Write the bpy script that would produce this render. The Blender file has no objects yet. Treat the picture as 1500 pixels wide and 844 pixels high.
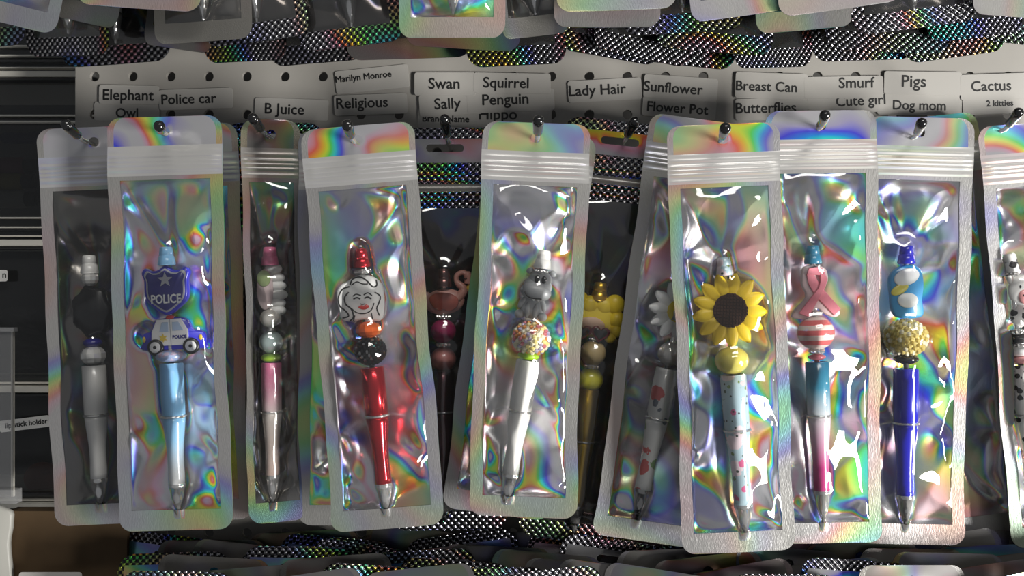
import bpy, bmesh, math, random
import numpy as np
from mathutils import Vector, Matrix

# ------------------------------------------------------------------ camera, world, lights
S = 0.00037            # metres per photo pixel on the plane of the front pouches
D = 1500 * S           # camera distance to that plane
Z0 = 1.25              # height of the picture centre
scn = bpy.context.scene
C = scn.collection
cam_d = bpy.data.cameras.new('camera'); cam = bpy.data.objects.new('camera', cam_d); C.objects.link(cam)
cam_d.sensor_width = 36; cam_d.lens = 36; cam_d.clip_start = 0.01
cam.location = (0, -D, Z0); cam.rotation_euler = (math.pi/2, 0, 0)
scn.camera = cam
scn.view_settings.view_transform = 'Standard'; scn.view_settings.look = 'None'
scn.view_settings.gamma = 1; scn.view_settings.use_curve_mapping = False
scn.view_settings.exposure = 0.5
scn.cycles.transparent_max_bounces = 32
scn.cycles.max_bounces = 10
w = bpy.data.worlds.new('room'); scn.world = w; w.use_nodes = True
bg = w.node_tree.nodes['Background']; bg.inputs[0].default_value = (0.92, 0.95, 1.0, 1); bg.inputs[1].default_value = 0.13

def area(name, loc, target, sx, sy, power, col=(1, 1, 1)):
    l = bpy.data.lights.new(name, 'AREA'); l.shape = 'RECTANGLE'; l.size = sx; l.size_y = sy
    l.energy = power; l.color = col
    o = bpy.data.objects.new(name, l); C.objects.link(o); o.location = loc
    o.rotation_euler = (Vector(target) - Vector(loc)).to_track_quat('-Z', 'Y').to_euler()
    return o
area('right_key', (1.35, -1.00, 0.82), (0.05, 0, 1.22), 0.26, 0.55, 40, (1.0, 0.98, 0.94))  # main light from the low right, source unseen
area('overhead_fill', (0.35, -1.15, 2.35), (0, 0, 1.25), 1.0, 0.25, 9, (1.0, 0.97, 0.92))  # unseen overhead lamp, added to lift the front and left

# ------------------------------------------------------------------ helpers
def W(px, py, d=0.0):
    k = (D + d) / D
    return Vector(((px-750)*S*k, d, Z0 + (422-py)*S*k))

def thing(name, label, cat, loc, tilt=0, k=1.0, group=None, yaw=0, pitch=0):
    o = bpy.data.objects.new(name, None); C.objects.link(o)
    o.empty_display_size = 0.01
    o.location = loc
    m = Matrix.Rotation(tilt, 4, 'Y') @ Matrix.Rotation(yaw, 4, 'Z') @ Matrix.Rotation(pitch, 4, 'X')
    o.rotation_euler = m.to_euler(); o.scale = (k, k, k)
    tag(o, label, cat, group)
    return o

def tag(o, label=None, cat=None, group=None, kind=None):
    if label: o['label'] = label
    if cat: o['category'] = cat
    if group: o['group'] = group
    if kind: o['kind'] = kind
    return o

def part(name, vf, m, parent=None, smooth=True, label=None, kind=None):
    me = bpy.data.meshes.new(name)
    me.from_pydata([tuple(v) for v in vf[0]], [], vf[1]); me.update()
    if smooth:
        me.polygons.foreach_set('use_smooth', [True]*len(me.polygons))
    me.materials.append(m)
    o = bpy.data.objects.new(name, me); C.objects.link(o)
    if parent: o.parent = parent
    if label: o['label'] = label
    if kind: o['kind'] = kind
    return o

def join(*vfs):
    V, F = [], []
    for v, f in vfs:
        n = len(V); V += list(v); F += [tuple(i+n for i in q) for q in f]
    return V, F

def L(x, y, z=0.0):
    """local photo-pixel frame (x right, y down, z toward the viewer) to metres"""
    return (x*S, -z*S, -y*S)

def lathe(prof, n=24, x=0, z=0):
    V, F = [], []
    for (t, r) in prof:
        for i in range(n):
            a = 2*math.pi*i/n
            V.append(L(x + r*math.cos(a), t, z + r*math.sin(a)))
    for j in range(len(prof)-1):
        for i in range(n):
            k = (i+1) % n
            F.append((j*n+i, j*n+k, (j+1)*n+k, (j+1)*n+i))
    F.append(tuple(range(n))); F.append(tuple(range((len(prof)-1)*n, len(prof)*n))[::-1])
    return V, F

def ellipsoid(x, y, z, rx, ry, rz, n=20, m=12, rot=0):
    V, F = [], []
    c, s = math.cos(rot), math.sin(rot)
    def P(a, b, cc):
        return L(x + a*c - b*s, y + a*s + b*c, z + cc)
    V.append(P(0, -ry, 0))
    for j in range(1, m):
        t = math.pi*j/m
        for i in range(n):
            a = 2*math.pi*i/n
            V.append(P(rx*math.sin(t)*math.cos(a), -ry*math.cos(t), rz*math.sin(t)*math.sin(a)))
    V.append(P(0, ry, 0))
    for i in range(n):
        F.append((0, 1+i, 1+(i+1) % n))
        F.append((len(V)-1, 1+(m-2)*n+(i+1) % n, 1+(m-2)*n+i))
    for j in range(m-2):
        for i in range(n):
            k = (i+1) % n
            F.append((1+j*n+i, 1+(j+1)*n+i, 1+(j+1)*n+k, 1+j*n+k))
    return V, F

def slab(pts, z0, z1, bev=1.2):
    """bevelled extruded outline; pts as (x, y) in local pixels"""
    n = len(pts)
    ar = sum(pts[i][0]*pts[(i+1) % n][1]-pts[(i+1) % n][0]*pts[i][1] for i in range(n))
    sg = 1 if ar > 0 else -1
    inn = []
    for i in range(n):
        a, b, c = Vector(pts[i-1]), Vector(pts[i]), Vector(pts[(i+1) % n])
        e1 = (b-a).normalized() if (b-a).length else Vector((1, 0)); e2 = (c-b).normalized() if (c-b).length else e1
        nn = Vector((-(e1.y+e2.y), e1.x+e2.x))
        if nn.length: nn.normalize()
        inn.append((b.x + sg*nn.x*bev, b.y + sg*nn.y*bev))
    zs = [(inn, z0), (pts, z0+bev), (pts, z1-bev), (inn, z1)]
    V = [L(p[0], p[1], z) for ring, z in zs for p in ring]
    F = []
    for j in range(3):
        for i in range(n):
            k = (i+1) % n
            F.append((j*n+i, j*n+k, (j+1)*n+k, (j+1)*n+i))
    F.append(tuple(range(n))[::-1]); F.append(tuple(range(3*n, 4*n)))
    return V, F

def circ(x, y, rx, ry=None, n=24, rot=0, a0=0):
    ry = ry or rx
    o = []
    for i in range(n):
        a = a0+2*math.pi*i/n
        u, v = rx*math.cos(a), ry*math.sin(a)
        o.append((x+u*math.cos(rot)-v*math.sin(rot), y+u*math.sin(rot)+v*math.cos(rot)))
    return o

def star(x, y, R, r, n=5, a0=-math.pi/2):
    return [(x+(R if i % 2 == 0 else r)*math.cos(a0+math.pi*i/n), y+(R if i % 2 == 0 else r)*math.sin(a0+math.pi*i/n)) for i in range(2*n)]

def smooth_poly(pts, n=4, closed=True):
    """Catmull-Rom through the points"""
    o = []; N = len(pts)
    rng = range(N) if closed else range(N-1)
    for i in rng:
        g = (lambda q: pts[q % N]) if closed else (lambda q: pts[max(0, min(N-1, q))])
        p0, p1, p2, p3 = [Vector(g(i+q)) for q in (-1, 0, 1, 2)]
        for j in range(n):
            t = j/n
            o.append(tuple(0.5*((2*p1)+(p2-p0)*t+(2*p0-5*p1+4*p2-p3)*t*t+(3*p1-p0-3*p2+p3)*t**3)))
    if not closed: o.append(tuple(pts[-1]))
    return o

def tube3(P, r, n=8, rad=None):
    """tube along world/local metre points"""
    V, F = [], []
    P = [Vector(p) for p in P]
    up = Vector((0, 0.3, 1))
    for i, p in enumerate(P):
        t = (P[min(i+1, len(P)-1)]-P[max(i-1, 0)]).normalized()
        a = t.cross(up)
        if a.length < 1e-6: a = t.cross(Vector((1, 0, 0)))
        a.normalize(); b = t.cross(a)
        rr = rad[i] if rad else r
        for k in range(n):
            an = 2*math.pi*k/n
            V.append(tuple(p + a*rr*math.cos(an) + b*rr*math.sin(an)))
    for j in range(len(P)-1):
        for i in range(n):
            k = (i+1) % n
            F.append((j*n+i, j*n+k, (j+1)*n+k, (j+1)*n+i))
    F.append(tuple(range(n))[::-1]); F.append(tuple(range((len(P)-1)*n, len(P)*n)))
    return V, F

def stroke(pts, r, z, closed=False):
    q = smooth_poly(pts, 4, closed)
    if closed: q.append(q[0])
    return tube3([L(a, b, z) for a, b in q], r*S, 6)

def box(x0, x1, y0, y1, z0, z1):
    V = [(x, y, z) for x in (x0, x1) for y in (y0, y1) for z in (z0, z1)]
    F = [(0, 1, 3, 2), (4, 6, 7, 5), (0, 4, 5, 1), (2, 3, 7, 6), (0, 2, 6, 4), (1, 5, 7, 3)]
    return V, F

def lettering(txt, x, y, w, z, m, parent, bold=0.0, ht=None, name='lettering', rot=0):
    """flat print: baseline-left at (x, y) local pixels, stretched to width w"""
    cu = bpy.data.curves.new('t', 'FONT'); cu.body = txt; cu.size = 1; cu.resolution_u = 3
    o = bpy.data.objects.new('t', cu); C.objects.link(o)
    dg = bpy.context.evaluated_depsgraph_get()
    me = bpy.data.meshes.new_from_object(o.evaluated_get(dg))
    C.objects.unlink(o); bpy.data.objects.remove(o)
    xs = [v.co.x for v in me.vertices]; x0, x1 = min(xs), max(xs)
    sc = w/(x1-x0); sy = sc if ht is None else ht
    V = []
    for v in me.vertices:
        a, b = (v.co.x-x0)*sc, -v.co.y*sy
        V.append(L(x + a*math.cos(rot)-b*math.sin(rot), y + a*math.sin(rot)+b*math.cos(rot), z))
    F = [tuple(p.vertices) for p in me.polygons]
    if bold:
        V0, F0 = V, F; V, F = [], []
        for q, (a, b) in enumerate(((0, 0), (1, 0), (-1, 0), (0, 1), (0, -1))):
            n = len(V); V += [(v[0]+a*bold*S, v[1]-q*.01*S, v[2]+b*bold*S) for v in V0]; F += [tuple(i+n for i in f) for f in F0]
    bpy.data.meshes.remove(me)
    return part(name, (V, F), m, parent, smooth=False)

# ------------------------------------------------------------------ materials
class NT:
    def __init__(s, name):
        s.m = bpy.data.materials.new(name); s.m.use_nodes = True
        s.t = s.m.node_tree; s.b = s.t.nodes['Principled BSDF']; s.o = s.t.nodes['Material Output']
    def n(s, ty, **kw):
        x = s.t.nodes.new(ty)
        for k, v in kw.items(): setattr(x, k, v)
        return x
    def l(s, a, b): s.t.links.new(a, b)
    def math(s, op, a, b=None, c=None, clamp=False):
        x = s.n('ShaderNodeMath', operation=op); x.use_clamp = clamp
        for i, v in enumerate((a, b, c)):
            if v is None: continue
            if isinstance(v, (int, float)): x.inputs[i].default_value = v
            else: s.l(v, x.inputs[i])
        return x.outputs[0]
    def dot(s, a, vec):
        x = s.n('ShaderNodeVectorMath', operation='DOT_PRODUCT'); s.l(a, x.inputs[0])
        if isinstance(vec, tuple): x.inputs[1].default_value = vec
        else: s.l(vec, x.inputs[1])
        return x.outputs['Value']
    def noise(s, vec, scale, detail=2):
        x = s.n('ShaderNodeTexNoise'); x.inputs['Scale'].default_value = scale; x.inputs['Detail'].default_value = detail
        if vec is not None: s.l(vec, x.inputs['Vector'])
        return x.outputs['Fac']
    def ramp(s, fac, stops, interp='LINEAR'):
        x = s.n('ShaderNodeValToRGB'); x.color_ramp.interpolation = interp
        e = x.color_ramp.elements
        while len(e) > 1: e.remove(e[-1])
        e[0].position = stops[0][0]; e[0].color = (*stops[0][1], 1)
        for p, c in stops[1:]:
            q = e.new(p); q.color = (*c, 1)
        s.l(fac, x.inputs[0]); return x.outputs[0]
    def mix(s, f, a, b):
        x = s.n('ShaderNodeMix', data_type='RGBA')
        for i, v in ((0, f), (6, a), (7, b)):
            if isinstance(v, (int, float)): x.inputs[i].default_value = v
            elif isinstance(v, tuple): x.inputs[i].default_value = (*v, 1)
            else: s.l(v, x.inputs[i])
        return x.outputs[2]
    def bump(s, h, dist, strength=1.0):
        x = s.n('ShaderNodeBump'); x.inputs['Distance'].default_value = dist; x.inputs['Strength'].default_value = strength
        s.l(h, x.inputs['Height']); s.l(x.outputs[0], s.b.inputs['Normal']); return x.outputs[0]

def plain(name, col, rough=0.4, metal=0.0, coat=0.0, spec=0.5, trans=0.0, noise=0.0, nscale=200):
    q = NT(name); b = q.b
    b.inputs['Base Color'].default_value = (*col, 1); b.inputs['Roughness'].default_value = rough
    b.inputs['Metallic'].default_value = metal; b.inputs['Coat Weight'].default_value = coat
    b.inputs['Coat Roughness'].default_value = 0.05
    b.inputs['Specular IOR Level'].default_value = spec; b.inputs['Transmission Weight'].default_value = trans
    if noise:
        tc = q.n('ShaderNodeTexCoord'); f = q.noise(tc.outputs['Object'], nscale, 3)
        q.l(q.mix(f, tuple(c*(1-noise) for c in col), tuple(min(1, c*(1+noise)) for c in col)), b.inputs['Base Color'])
    return q.m

SPEC = [(0.0, (.58, .58, .60)), (.10, (.45, .42, .62)), (.19, (.10, .10, .85)), (.27, (.04, .34, .95)), (.34, (.05, .8, .75)),
        (.42, (.12, .85, .12)), (.50, (.75, .88, .06)), (.57, (1., .52, .05)), (.64, (.92, .16, .10)),
        (.71, (.78, .40, .55)), (.80, (.60, .58, .62)), (1., (.58, .58, .60))]

def holo(name, rough, sat0, sat1, k1, k2, k3, bright=1.0, emb=None, metal=0.9, gray=(.55, .55, .56), dark_dots=False):
    """diffractive film: the hue follows the angle between the film, the viewer and the grating"""
    q = NT(name); b = q.b
    geo = q.n('ShaderNodeNewGeometry'); tc = q.n('ShaderNodeTexCoord'); oi = q.n('ShaderNodeObjectInfo')
    N, I, O = geo.outputs['Normal'], geo.outputs['Incoming'], tc.outputs['Object']
    add = q.n('ShaderNodeVectorMath', operation='ADD'); q.l(O, add.inputs[0])
    cmb = q.n('ShaderNodeCombineXYZ'); q.l(q.math('MULTIPLY', oi.outputs['Random'], 3.0), cmb.inputs[0]); q.l(cmb.outputs[0], add.inputs[1])
    o2 = add.outputs[0]
    a = q.math('MULTIPLY', q.dot(N, (0.85, 0.0, 0.55)), k1)
    bb = q.math('MULTIPLY', q.dot(I, (0.7, 0.0, 0.7)), k2)
    f = q.dot(N, I)
    c = q.math('MULTIPLY', f, k1*0.8)
    ns = q.math('MULTIPLY', q.noise(o2, 9, 1), k3)
    ph = q.math('FRACT', q.math('ADD', q.math('ADD', q.math('ADD', a, bb), q.math('ADD', ns, c)), 10.0))
    col = q.ramp(ph, SPEC)
    # diffraction strength varies with fold direction and along the film
    va = q.n('ShaderNodeVectorMath', operation='MULTIPLY_ADD'); q.l(N, va.inputs[0]); va.inputs[1].default_value = (1.3, 1.3, 1.3)
    sc = q.n('ShaderNodeVectorMath', operation='SCALE'); q.l(o2, sc.inputs[0]); sc.inputs['Scale'].default_value = 16
    q.l(sc.outputs[0], va.inputs[2])
    sn = q.noise(va.outputs[0], 1.0, 1)
    mr = q.n('ShaderNodeMapRange'); mr.interpolation_type = 'SMOOTHSTEP'
    q.l(sn, mr.inputs[0]); mr.inputs[1].default_value = .40; mr.inputs[2].default_value = .66
    mr.inputs[3].default_value = sat0; mr.inputs[4].default_value = sat1
    col = q.mix(mr.outputs[0], gray, col)
    hs = q.n('ShaderNodeHueSaturation'); hs.inputs['Value'].default_value = bright; q.l(col, hs.inputs['Color']); col = hs.outputs[0]
    if emb == 'grain':
        h = q.noise(O, 1800, 2); q.bump(h, 0.0002, 0.5)
    elif emb == 'brush':
        mp = q.n('ShaderNodeMapping'); mp.inputs['Scale'].default_value = (1, 1, 0.25); q.l(O, mp.inputs[0])
        h = q.noise(mp.outputs[0], 2200, 2); q.bump(h, 0.0002, 0.6)
    elif emb == 'dots':
        sx = q.n('ShaderNodeSeparateXYZ'); q.l(O, sx.inputs[0])
        P = 0.0038
        u = q.math('MULTIPLY', sx.outputs[0], 2*math.pi/P); v = q.math('MULTIPLY', sx.outputs[2], 2*math.pi/P)
        h = q.math('MULTIPLY', q.math('COSINE', u), q.math('COSINE', v))
        q.bump(h, 0.0004, 1.0)
        f2 = q.n('ShaderNodeMapRange'); q.l(h, f2.inputs[0]); f2.inputs[1].default_value = -.1; f2.inputs[2].default_value = .5
        col = q.mix(f2.outputs[0], (.025, .025, .03), col)
    q.l(col, b.inputs['Base Color'])
    b.inputs['Metallic'].default_value = metal; b.inputs['Roughness'].default_value = rough
    return q.m

def clear_film(name, haze=0.03, rough=0.04, refl=0.10, tint=(1, 1, 1)):
    q = NT(name); q.t.nodes.remove(q.b)
    tr = q.n('ShaderNodeBsdfTransparent'); tr.inputs[0].default_value = (*tint, 1)
    gl = q.n('ShaderNodeBsdfGlossy'); gl.inputs['Roughness'].default_value = rough
    df = q.n('ShaderNodeBsdfDiffuse'); df.inputs[0].default_value = (.8, .8, .8, 1)
    lw = q.n('ShaderNodeFresnel'); lw.inputs[0].default_value = 1.5
    f = q.math('ADD', q.math('MULTIPLY', lw.outputs[0], 0.9), refl-0.04, clamp=True)
    m1 = q.n('ShaderNodeMixShader'); m1.inputs[0].default_value = haze; q.l(tr.outputs[0], m1.inputs[1]); q.l(df.outputs[0], m1.inputs[2])
    m2 = q.n('ShaderNodeMixShader'); q.l(f, m2.inputs[0]); q.l(m1.outputs[0], m2.inputs[1]); q.l(gl.outputs[0], m2.inputs[2])
    q.l(m2.outputs[0], q.o.inputs[0]); return q.m

M = {}
M['back'] = holo('holographic_film', .26, .25, 1.0, 1.4, 2.2, 1.8, 1.5, metal=.80, gray=(.42, .41, .42))
M['back_dim'] = holo('shaded_smoky_film', .22, .0, .6, 1.5, 2.0, 1.6, .40, gray=(.5, .47, .43))  # smoky film, darkened to hold the lower row's and left side's shade
M['back_black'] = holo('black_holographic_film', .16, .0, .9, 1.6, 2.2, 1.8, .16, gray=(.45, .40, .36))
M['seal'] = holo('frosted_holographic_seal', .42, .12, .50, 1.8, 3.4, 3.4, .44, emb='brush', metal=.6, gray=(.60, .59, .56))
M['seal_shaded'] = holo('shaded_smoky_seal', .38, .1, .5, 1.6, 3.0, 3.2, .22, emb='grain', metal=.6, gray=(.6, .58, .52))  # darker seal, header and zipper: shade on the pouches put into colour
M['header_shaded'] = holo('shaded_smoky_header', .28, .15, .7, 2.2, 3.0, 3.5, .25, metal=.7, gray=(.6, .57, .5))
M['zip_dark'] = holo('dark_zipper', .35, .0, .15, 1.2, 1.2, 2, .35, metal=.4, gray=(.6, .58, .54))
M['header'] = holo('holographic_header', .28, .45, 1.0, 2.0, 3.2, 4.5, .78, metal=.7)
M['zip'] = holo('frosted_zipper', .35, .0, .18, 1.2, 1.2, 2, .60, metal=.45, gray=(.62, .61, .59))
M['dots'] = holo('dot_embossed_holographic_seal', .22, .35, 1.0, 2.6, 3.4, 4.0, .60, emb='dots', gray=(.6, .6, .6))
M['header_vivid'] = holo('vivid_holographic_header', .22, .5, 1.0, 2.0, 3.4, 3.0, .6, metal=.6)
M['clear'] = clear_film('clear_film', .008, .03, .075)
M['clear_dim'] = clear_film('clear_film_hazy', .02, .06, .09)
M['board'] = plain('white_pegboard_plastic', (.31, .295, .27), .45, noise=.05, nscale=60)
M['sticker'] = plain('glossy_label_paper', (.38, .365, .34), .45)
M['ink'] = plain('black_ink', (.008, .008, .008), .5)
M['chrome'] = plain('chrome', (.82, .81, .79), .16, .85)
M['dark_chrome'] = plain('dark_chrome', (.35, .34, .33), .12, 1.0)
M['black_rubber'] = plain('glossy_black_vinyl', (.006, .006, .006), .12, coat=.6)
M['white'] = plain('white_plastic', (.82, .81, .78), .25, coat=.4)
M['white_sil'] = plain('white_silicone', (.86, .86, .84), .45)
M['black_sil'] = plain('black_silicone', (.008, .008, .009), .35, coat=.2)
M['crystal'] = plain('clear_crystal', (.80, .79, .76), .05, .35, coat=1)
def flat(name, col, rough=.3, metal=0, coat=.4): M[name] = plain(name, col, rough, metal, coat); return M[name]
flat('navy_plastic', (.012, .012, .42), .25); flat('navy_silicone', (.014, .012, .20), .35); flat('royal_silicone', (.02, .02, .5), .35)
flat('light_blue_plastic', (.24, .52, .80)); flat('silver_print', (.42, .42, .45), .45); flat('red_plastic', (.6, .02, .02))
flat('red_metallic', (.42, .006, .015), .2, .75); flat('pink_plastic', (.72, .15, .30)); flat('lime', (.36, .62, .02), .35)
flat('orange_crystal', (.75, .12, .01), .08, .3, 1); flat('magenta_silicone', (.33, .015, .10), .25); flat('dusty_pink', (.52, .20, .18), .3)
flat('swan_pink', (.66, .33, .27), .4, 0, .1); flat('swan_wing', (.55, .12, .07), .45, 0, 0); flat('dark_brown_metallic', (.07, .012, .02), .25, .7)
flat('brown_metal', (.16, .07, .06), .25, .8); flat('gray_silicone', (.34, .35, .36), .45, 0, .1); flat('gold_metallic', (.58, .36, .02), .28, .8)
flat('yellow_silicone', (.80, .62, .03), .42, 0, .1); flat('tan_silicone', (.48, .36, .17), .35); flat('yellow_bead', (.62, .58, .03), .3)
flat('skin', (.70, .48, .36), .5, 0, 0); flat('wine', (.20, .01, .03), .25); flat('sunflower_yellow', (.83, .60, .015), .45, 0, .1)
M['seed_brown'] = plain('seed_brown', (.05, .021, .012), .8, spec=.15); flat('pearl_yellow', (.66, .58, .12), .15, .1, 1); flat('teal_plastic', (.02, .16, .27), .3)
flat('ribbon_pink', (.76, .24, .30), .45, 0, .1); flat('pale_pink', (.76, .60, .60), .5, 0, 0); flat('sky_silicone', (.03, .28, .58), .4)
flat('straw_yellow', (.72, .62, .08), .4); flat('pearl', (.52, .50, .46), .18, .3, 1); flat('pearl_teal', (.42, .52, .50), .12, .4, 1)
flat('lip_red', (.65, .05, .04), .4); flat('pale_green', (.45, .58, .25), .4); flat('pig_pink', (.80, .36, .36), .4); flat('pale_glass', (.45, .58, .75), .2)
flat('gold_print', (.75, .55, .06), .4); flat('rose_gem', (.7, .2, .25), .1, .3, 1); flat('amber_gem', (.75, .30, .06), .1, .3, 1)
flat('pale_gem', (.85, .80, .60), .2, .0, 1); flat('lilac_gem', (.5, .45, .65), .1, .3, 1); flat('black_gem', (.012, .012, .012), .08, .2, 1)
flat('yellow_gem', (.9, .78, .30), .3, .0, .6)

def gradient(name, z0, z1, stops, rough=.25, coat=.5, glitter=0):
    """colour printed along the barrel (pen frame, pixels from the cap top)"""
    q = NT(name); tc = q.n('ShaderNodeTexCoord'); sx = q.n('ShaderNodeSeparateXYZ'); q.l(tc.outputs['Object'], sx.inputs[0])
    mr = q.n('ShaderNodeMapRange'); q.l(sx.outputs[2], mr.inputs[0]); mr.inputs[1].default_value = -z0*S; mr.inputs[2].default_value = -z1*S
    col = q.ramp(mr.outputs[0], stops)
    if glitter:
        v = q.n('ShaderNodeTexVoronoi'); v.inputs['Scale'].default_value = 1600; q.l(tc.outputs['Object'], v.inputs['Vector'])
        col = q.mix(q.math('MULTIPLY', q.math('LESS_THAN', v.outputs[0], .18), glitter), col, (.9, .9, .9))
    q.l(col, q.b.inputs['Base Color']); q.b.inputs['Roughness'].default_value = rough; q.b.inputs['Coat Weight'].default_value = coat
    return q.m
def floral(name, base, cols, scale=150, th=.33):
    q = NT(name); tc = q.n('ShaderNodeTexCoord'); col = base
    wv = q.noise(tc.outputs['Object'], 420, 2)
    for i, (c, s, t) in enumerate(cols):
        mp = q.n('ShaderNodeMapping'); mp.inputs['Location'].default_value = (i*.13, i*.07, i*.31); q.l(tc.outputs['Object'], mp.inputs[0])
        v = q.n('ShaderNodeTexVoronoi'); v.inputs['Scale'].default_value = s; q.l(mp.outputs[0], v.inputs['Vector'])
        sepc = q.n('ShaderNodeSeparateXYZ'); q.l(v.outputs['Color'], sepc.inputs[0])
        near = q.math('LESS_THAN', q.math('ADD', v.outputs['Distance'], q.math('MULTIPLY', wv, .35)), t+.29)
        pick = q.math('GREATER_THAN', sepc.outputs[0], .45)
        col = q.mix(q.math('MULTIPLY', near, pick), col, c)
    q.l(col, q.b.inputs['Base Color']); q.b.inputs['Roughness'].default_value = .3; q.b.inputs['Coat Weight'].default_value = .5
    return q.m
M['police_grad'] = gradient('blue_fading_to_white', 245, 350, [(0, (.24, .52, .80)), (.35, (.30, .58, .82)), (.8, (.75, .78, .80)), (1, (.8, .8, .8))])
M['pink_glit_up'] = gradient('glitter_pink_to_grey', 165, 240, [(0, (.72, .12, .30)), (.4, (.62, .20, .32)), (1, (.50, .40, .40))], glitter=.5)
M['pink_glit_low'] = gradient('grey_to_blush', 240, 335, [(0, (.50, .46, .42)), (1, (.55, .40, .34))], glitter=.5)
M['teal_up'] = gradient('teal_fading_pale', 165, 250, [(0, (.01, .13, .24)), (.5, (.04, .24, .36)), (1, (.55, .58, .60))])
M['magenta_low'] = gradient('white_fading_magenta', 245, 358, [(0, (.62, .60, .62)), (.35, (.60, .35, .48)), (.7, (.52, .04, .22)), (1, (.5, .04, .20))])
M['floral_blue'] = floral('pale_blue_floral_print', (.42, .56, .62), [((.75, .62, .66), 95, .30), ((.62, .12, .26), 130, .16), ((.16, .25, .08), 210, .10), ((.04, .06, .05), 260, .07)])
M['floral_white'] = floral('white_floral_print', (.62, .62, .60), [((.50, .08, .07), 85, .26), ((.16, .28, .10), 105, .22), ((.10, .12, .15), 150, .18)])
M['cow'] = floral('cow_print', (.78, .77, .75), [((.012, .012, .012), 190, .26), ((.012, .012, .012), 230, .24)])
M['mottled'] = floral('marbled_lilac_blue', (.30, .38, .58), [((.55, .45, .58), 260, .3), ((.40, .30, .42), 300, .25)])
q = NT('pink_and_white_stripes'); tc = q.n('ShaderNodeTexCoord'); sx = q.n('ShaderNodeSeparateXYZ'); q.l(tc.outputs['Object'], sx.inputs[0])
q.l(q.mix(q.math('GREATER_THAN', q.math('SINE', q.math('MULTIPLY', sx.outputs[2], 2*math.pi/(14.5*S))), 0.0), (.78, .66, .60), (.66, .14, .14)), q.b.inputs['Base Color'])
q.b.inputs['Roughness'].default_value = .2; q.b.inputs['Coat Weight'].default_value = .8; M['stripes'] = q.m

# ------------------------------------------------------------------ the setting
BD = 0.075                                         # depth of the pegboard's face
wall = part('wall_back', box(-1.2, 1.2, .34, .36, .3, 2.2), plain('dark_wall', (.035, .033, .03), .8), None, False)
tag(wall, 'dark wall far behind the pegboard and drawers', 'wall', kind='structure')

# pegboard with real holes
kb = (D+BD)/D
pitch = 55.75*S*kb; hx0 = (138.5-750)*S*kb; hz0 = Z0+(422-112)*S*kb; hr = 7.2*S*kb
V, F = [], []
NS = 16
cols_, rows_ = range(0, 27), range(-3, 15)
for c in cols_:
    for r in rows_:
        cx, cz = hx0+c*pitch, hz0-r*pitch; b = len(V)
        for yy in (BD, BD+.0035):
            for i in range(NS):
                a = 2*math.pi*(i+.5)/NS; V.append((cx+hr*math.cos(a), yy, cz+hr*math.sin(a)))
        ln = len(V)
        for i in range(NS):
            a = 2*math.pi*(i+.5)/NS; m = max(abs(math.cos(a)), abs(math.sin(a)))
            ex, ez = math.cos(a)/m*pitch/2, math.sin(a)/m*pitch/2
            if i in (1, 2, 5, 6, 9, 10, 13, 14) and abs(abs(ex)-abs(ez)) < pitch*.2:
                ex, ez = math.copysign(pitch/2, ex), math.copysign(pitch/2, ez)
            V.append((cx+ex, BD, cz+ez))
        for i in range(NS):
            k = (i+1) % NS
            F.append((b+i, b+k, ln+k, ln+i)); F.append((b+i, b+NS+i, b+NS+k, b+k))
# narrow left margin with a wavy torn edge
xl = hx0-pitch/2; tp, bt = hz0+3.5*pitch, hz0-14.5*pitch; n = 160; b = len(V)
for i in range(n+1):
    z = tp+(bt-tp)*i/n
    V += [(xl, BD, z), (xl+.5*pitch-.0085-.0008*math.sin(i*1.9)-.0006*math.sin(i*.7)-.0065*0, BD, z)]
for i in range(n): pass
board = thing('pegboard', 'white perforated pegboard behind all the hanging pouches', 'pegboard', (0, 0, 0))
part('perforated_sheet', (V[:b], F), M['board'], board, False)
edge = [(0, 0)]
ev, ef = [], []
for i in range(n+1):
    z = tp+(bt-tp)*i/n; xx = (118-750)*S*kb + .0006*math.sin(i*1.9)+.0004*math.sin(i*.7)
    ev += [(min(xx, xl-.0002) if xx < xl else xl-.0002, BD+.0001, z), (xl+.001, BD+.0001, z)]
ef = [(2*i, 2*i+1, 2*i+3, 2*i+2) for i in range(n)]
part('torn_edge', (ev, ef), M['board'], board, False)

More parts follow.
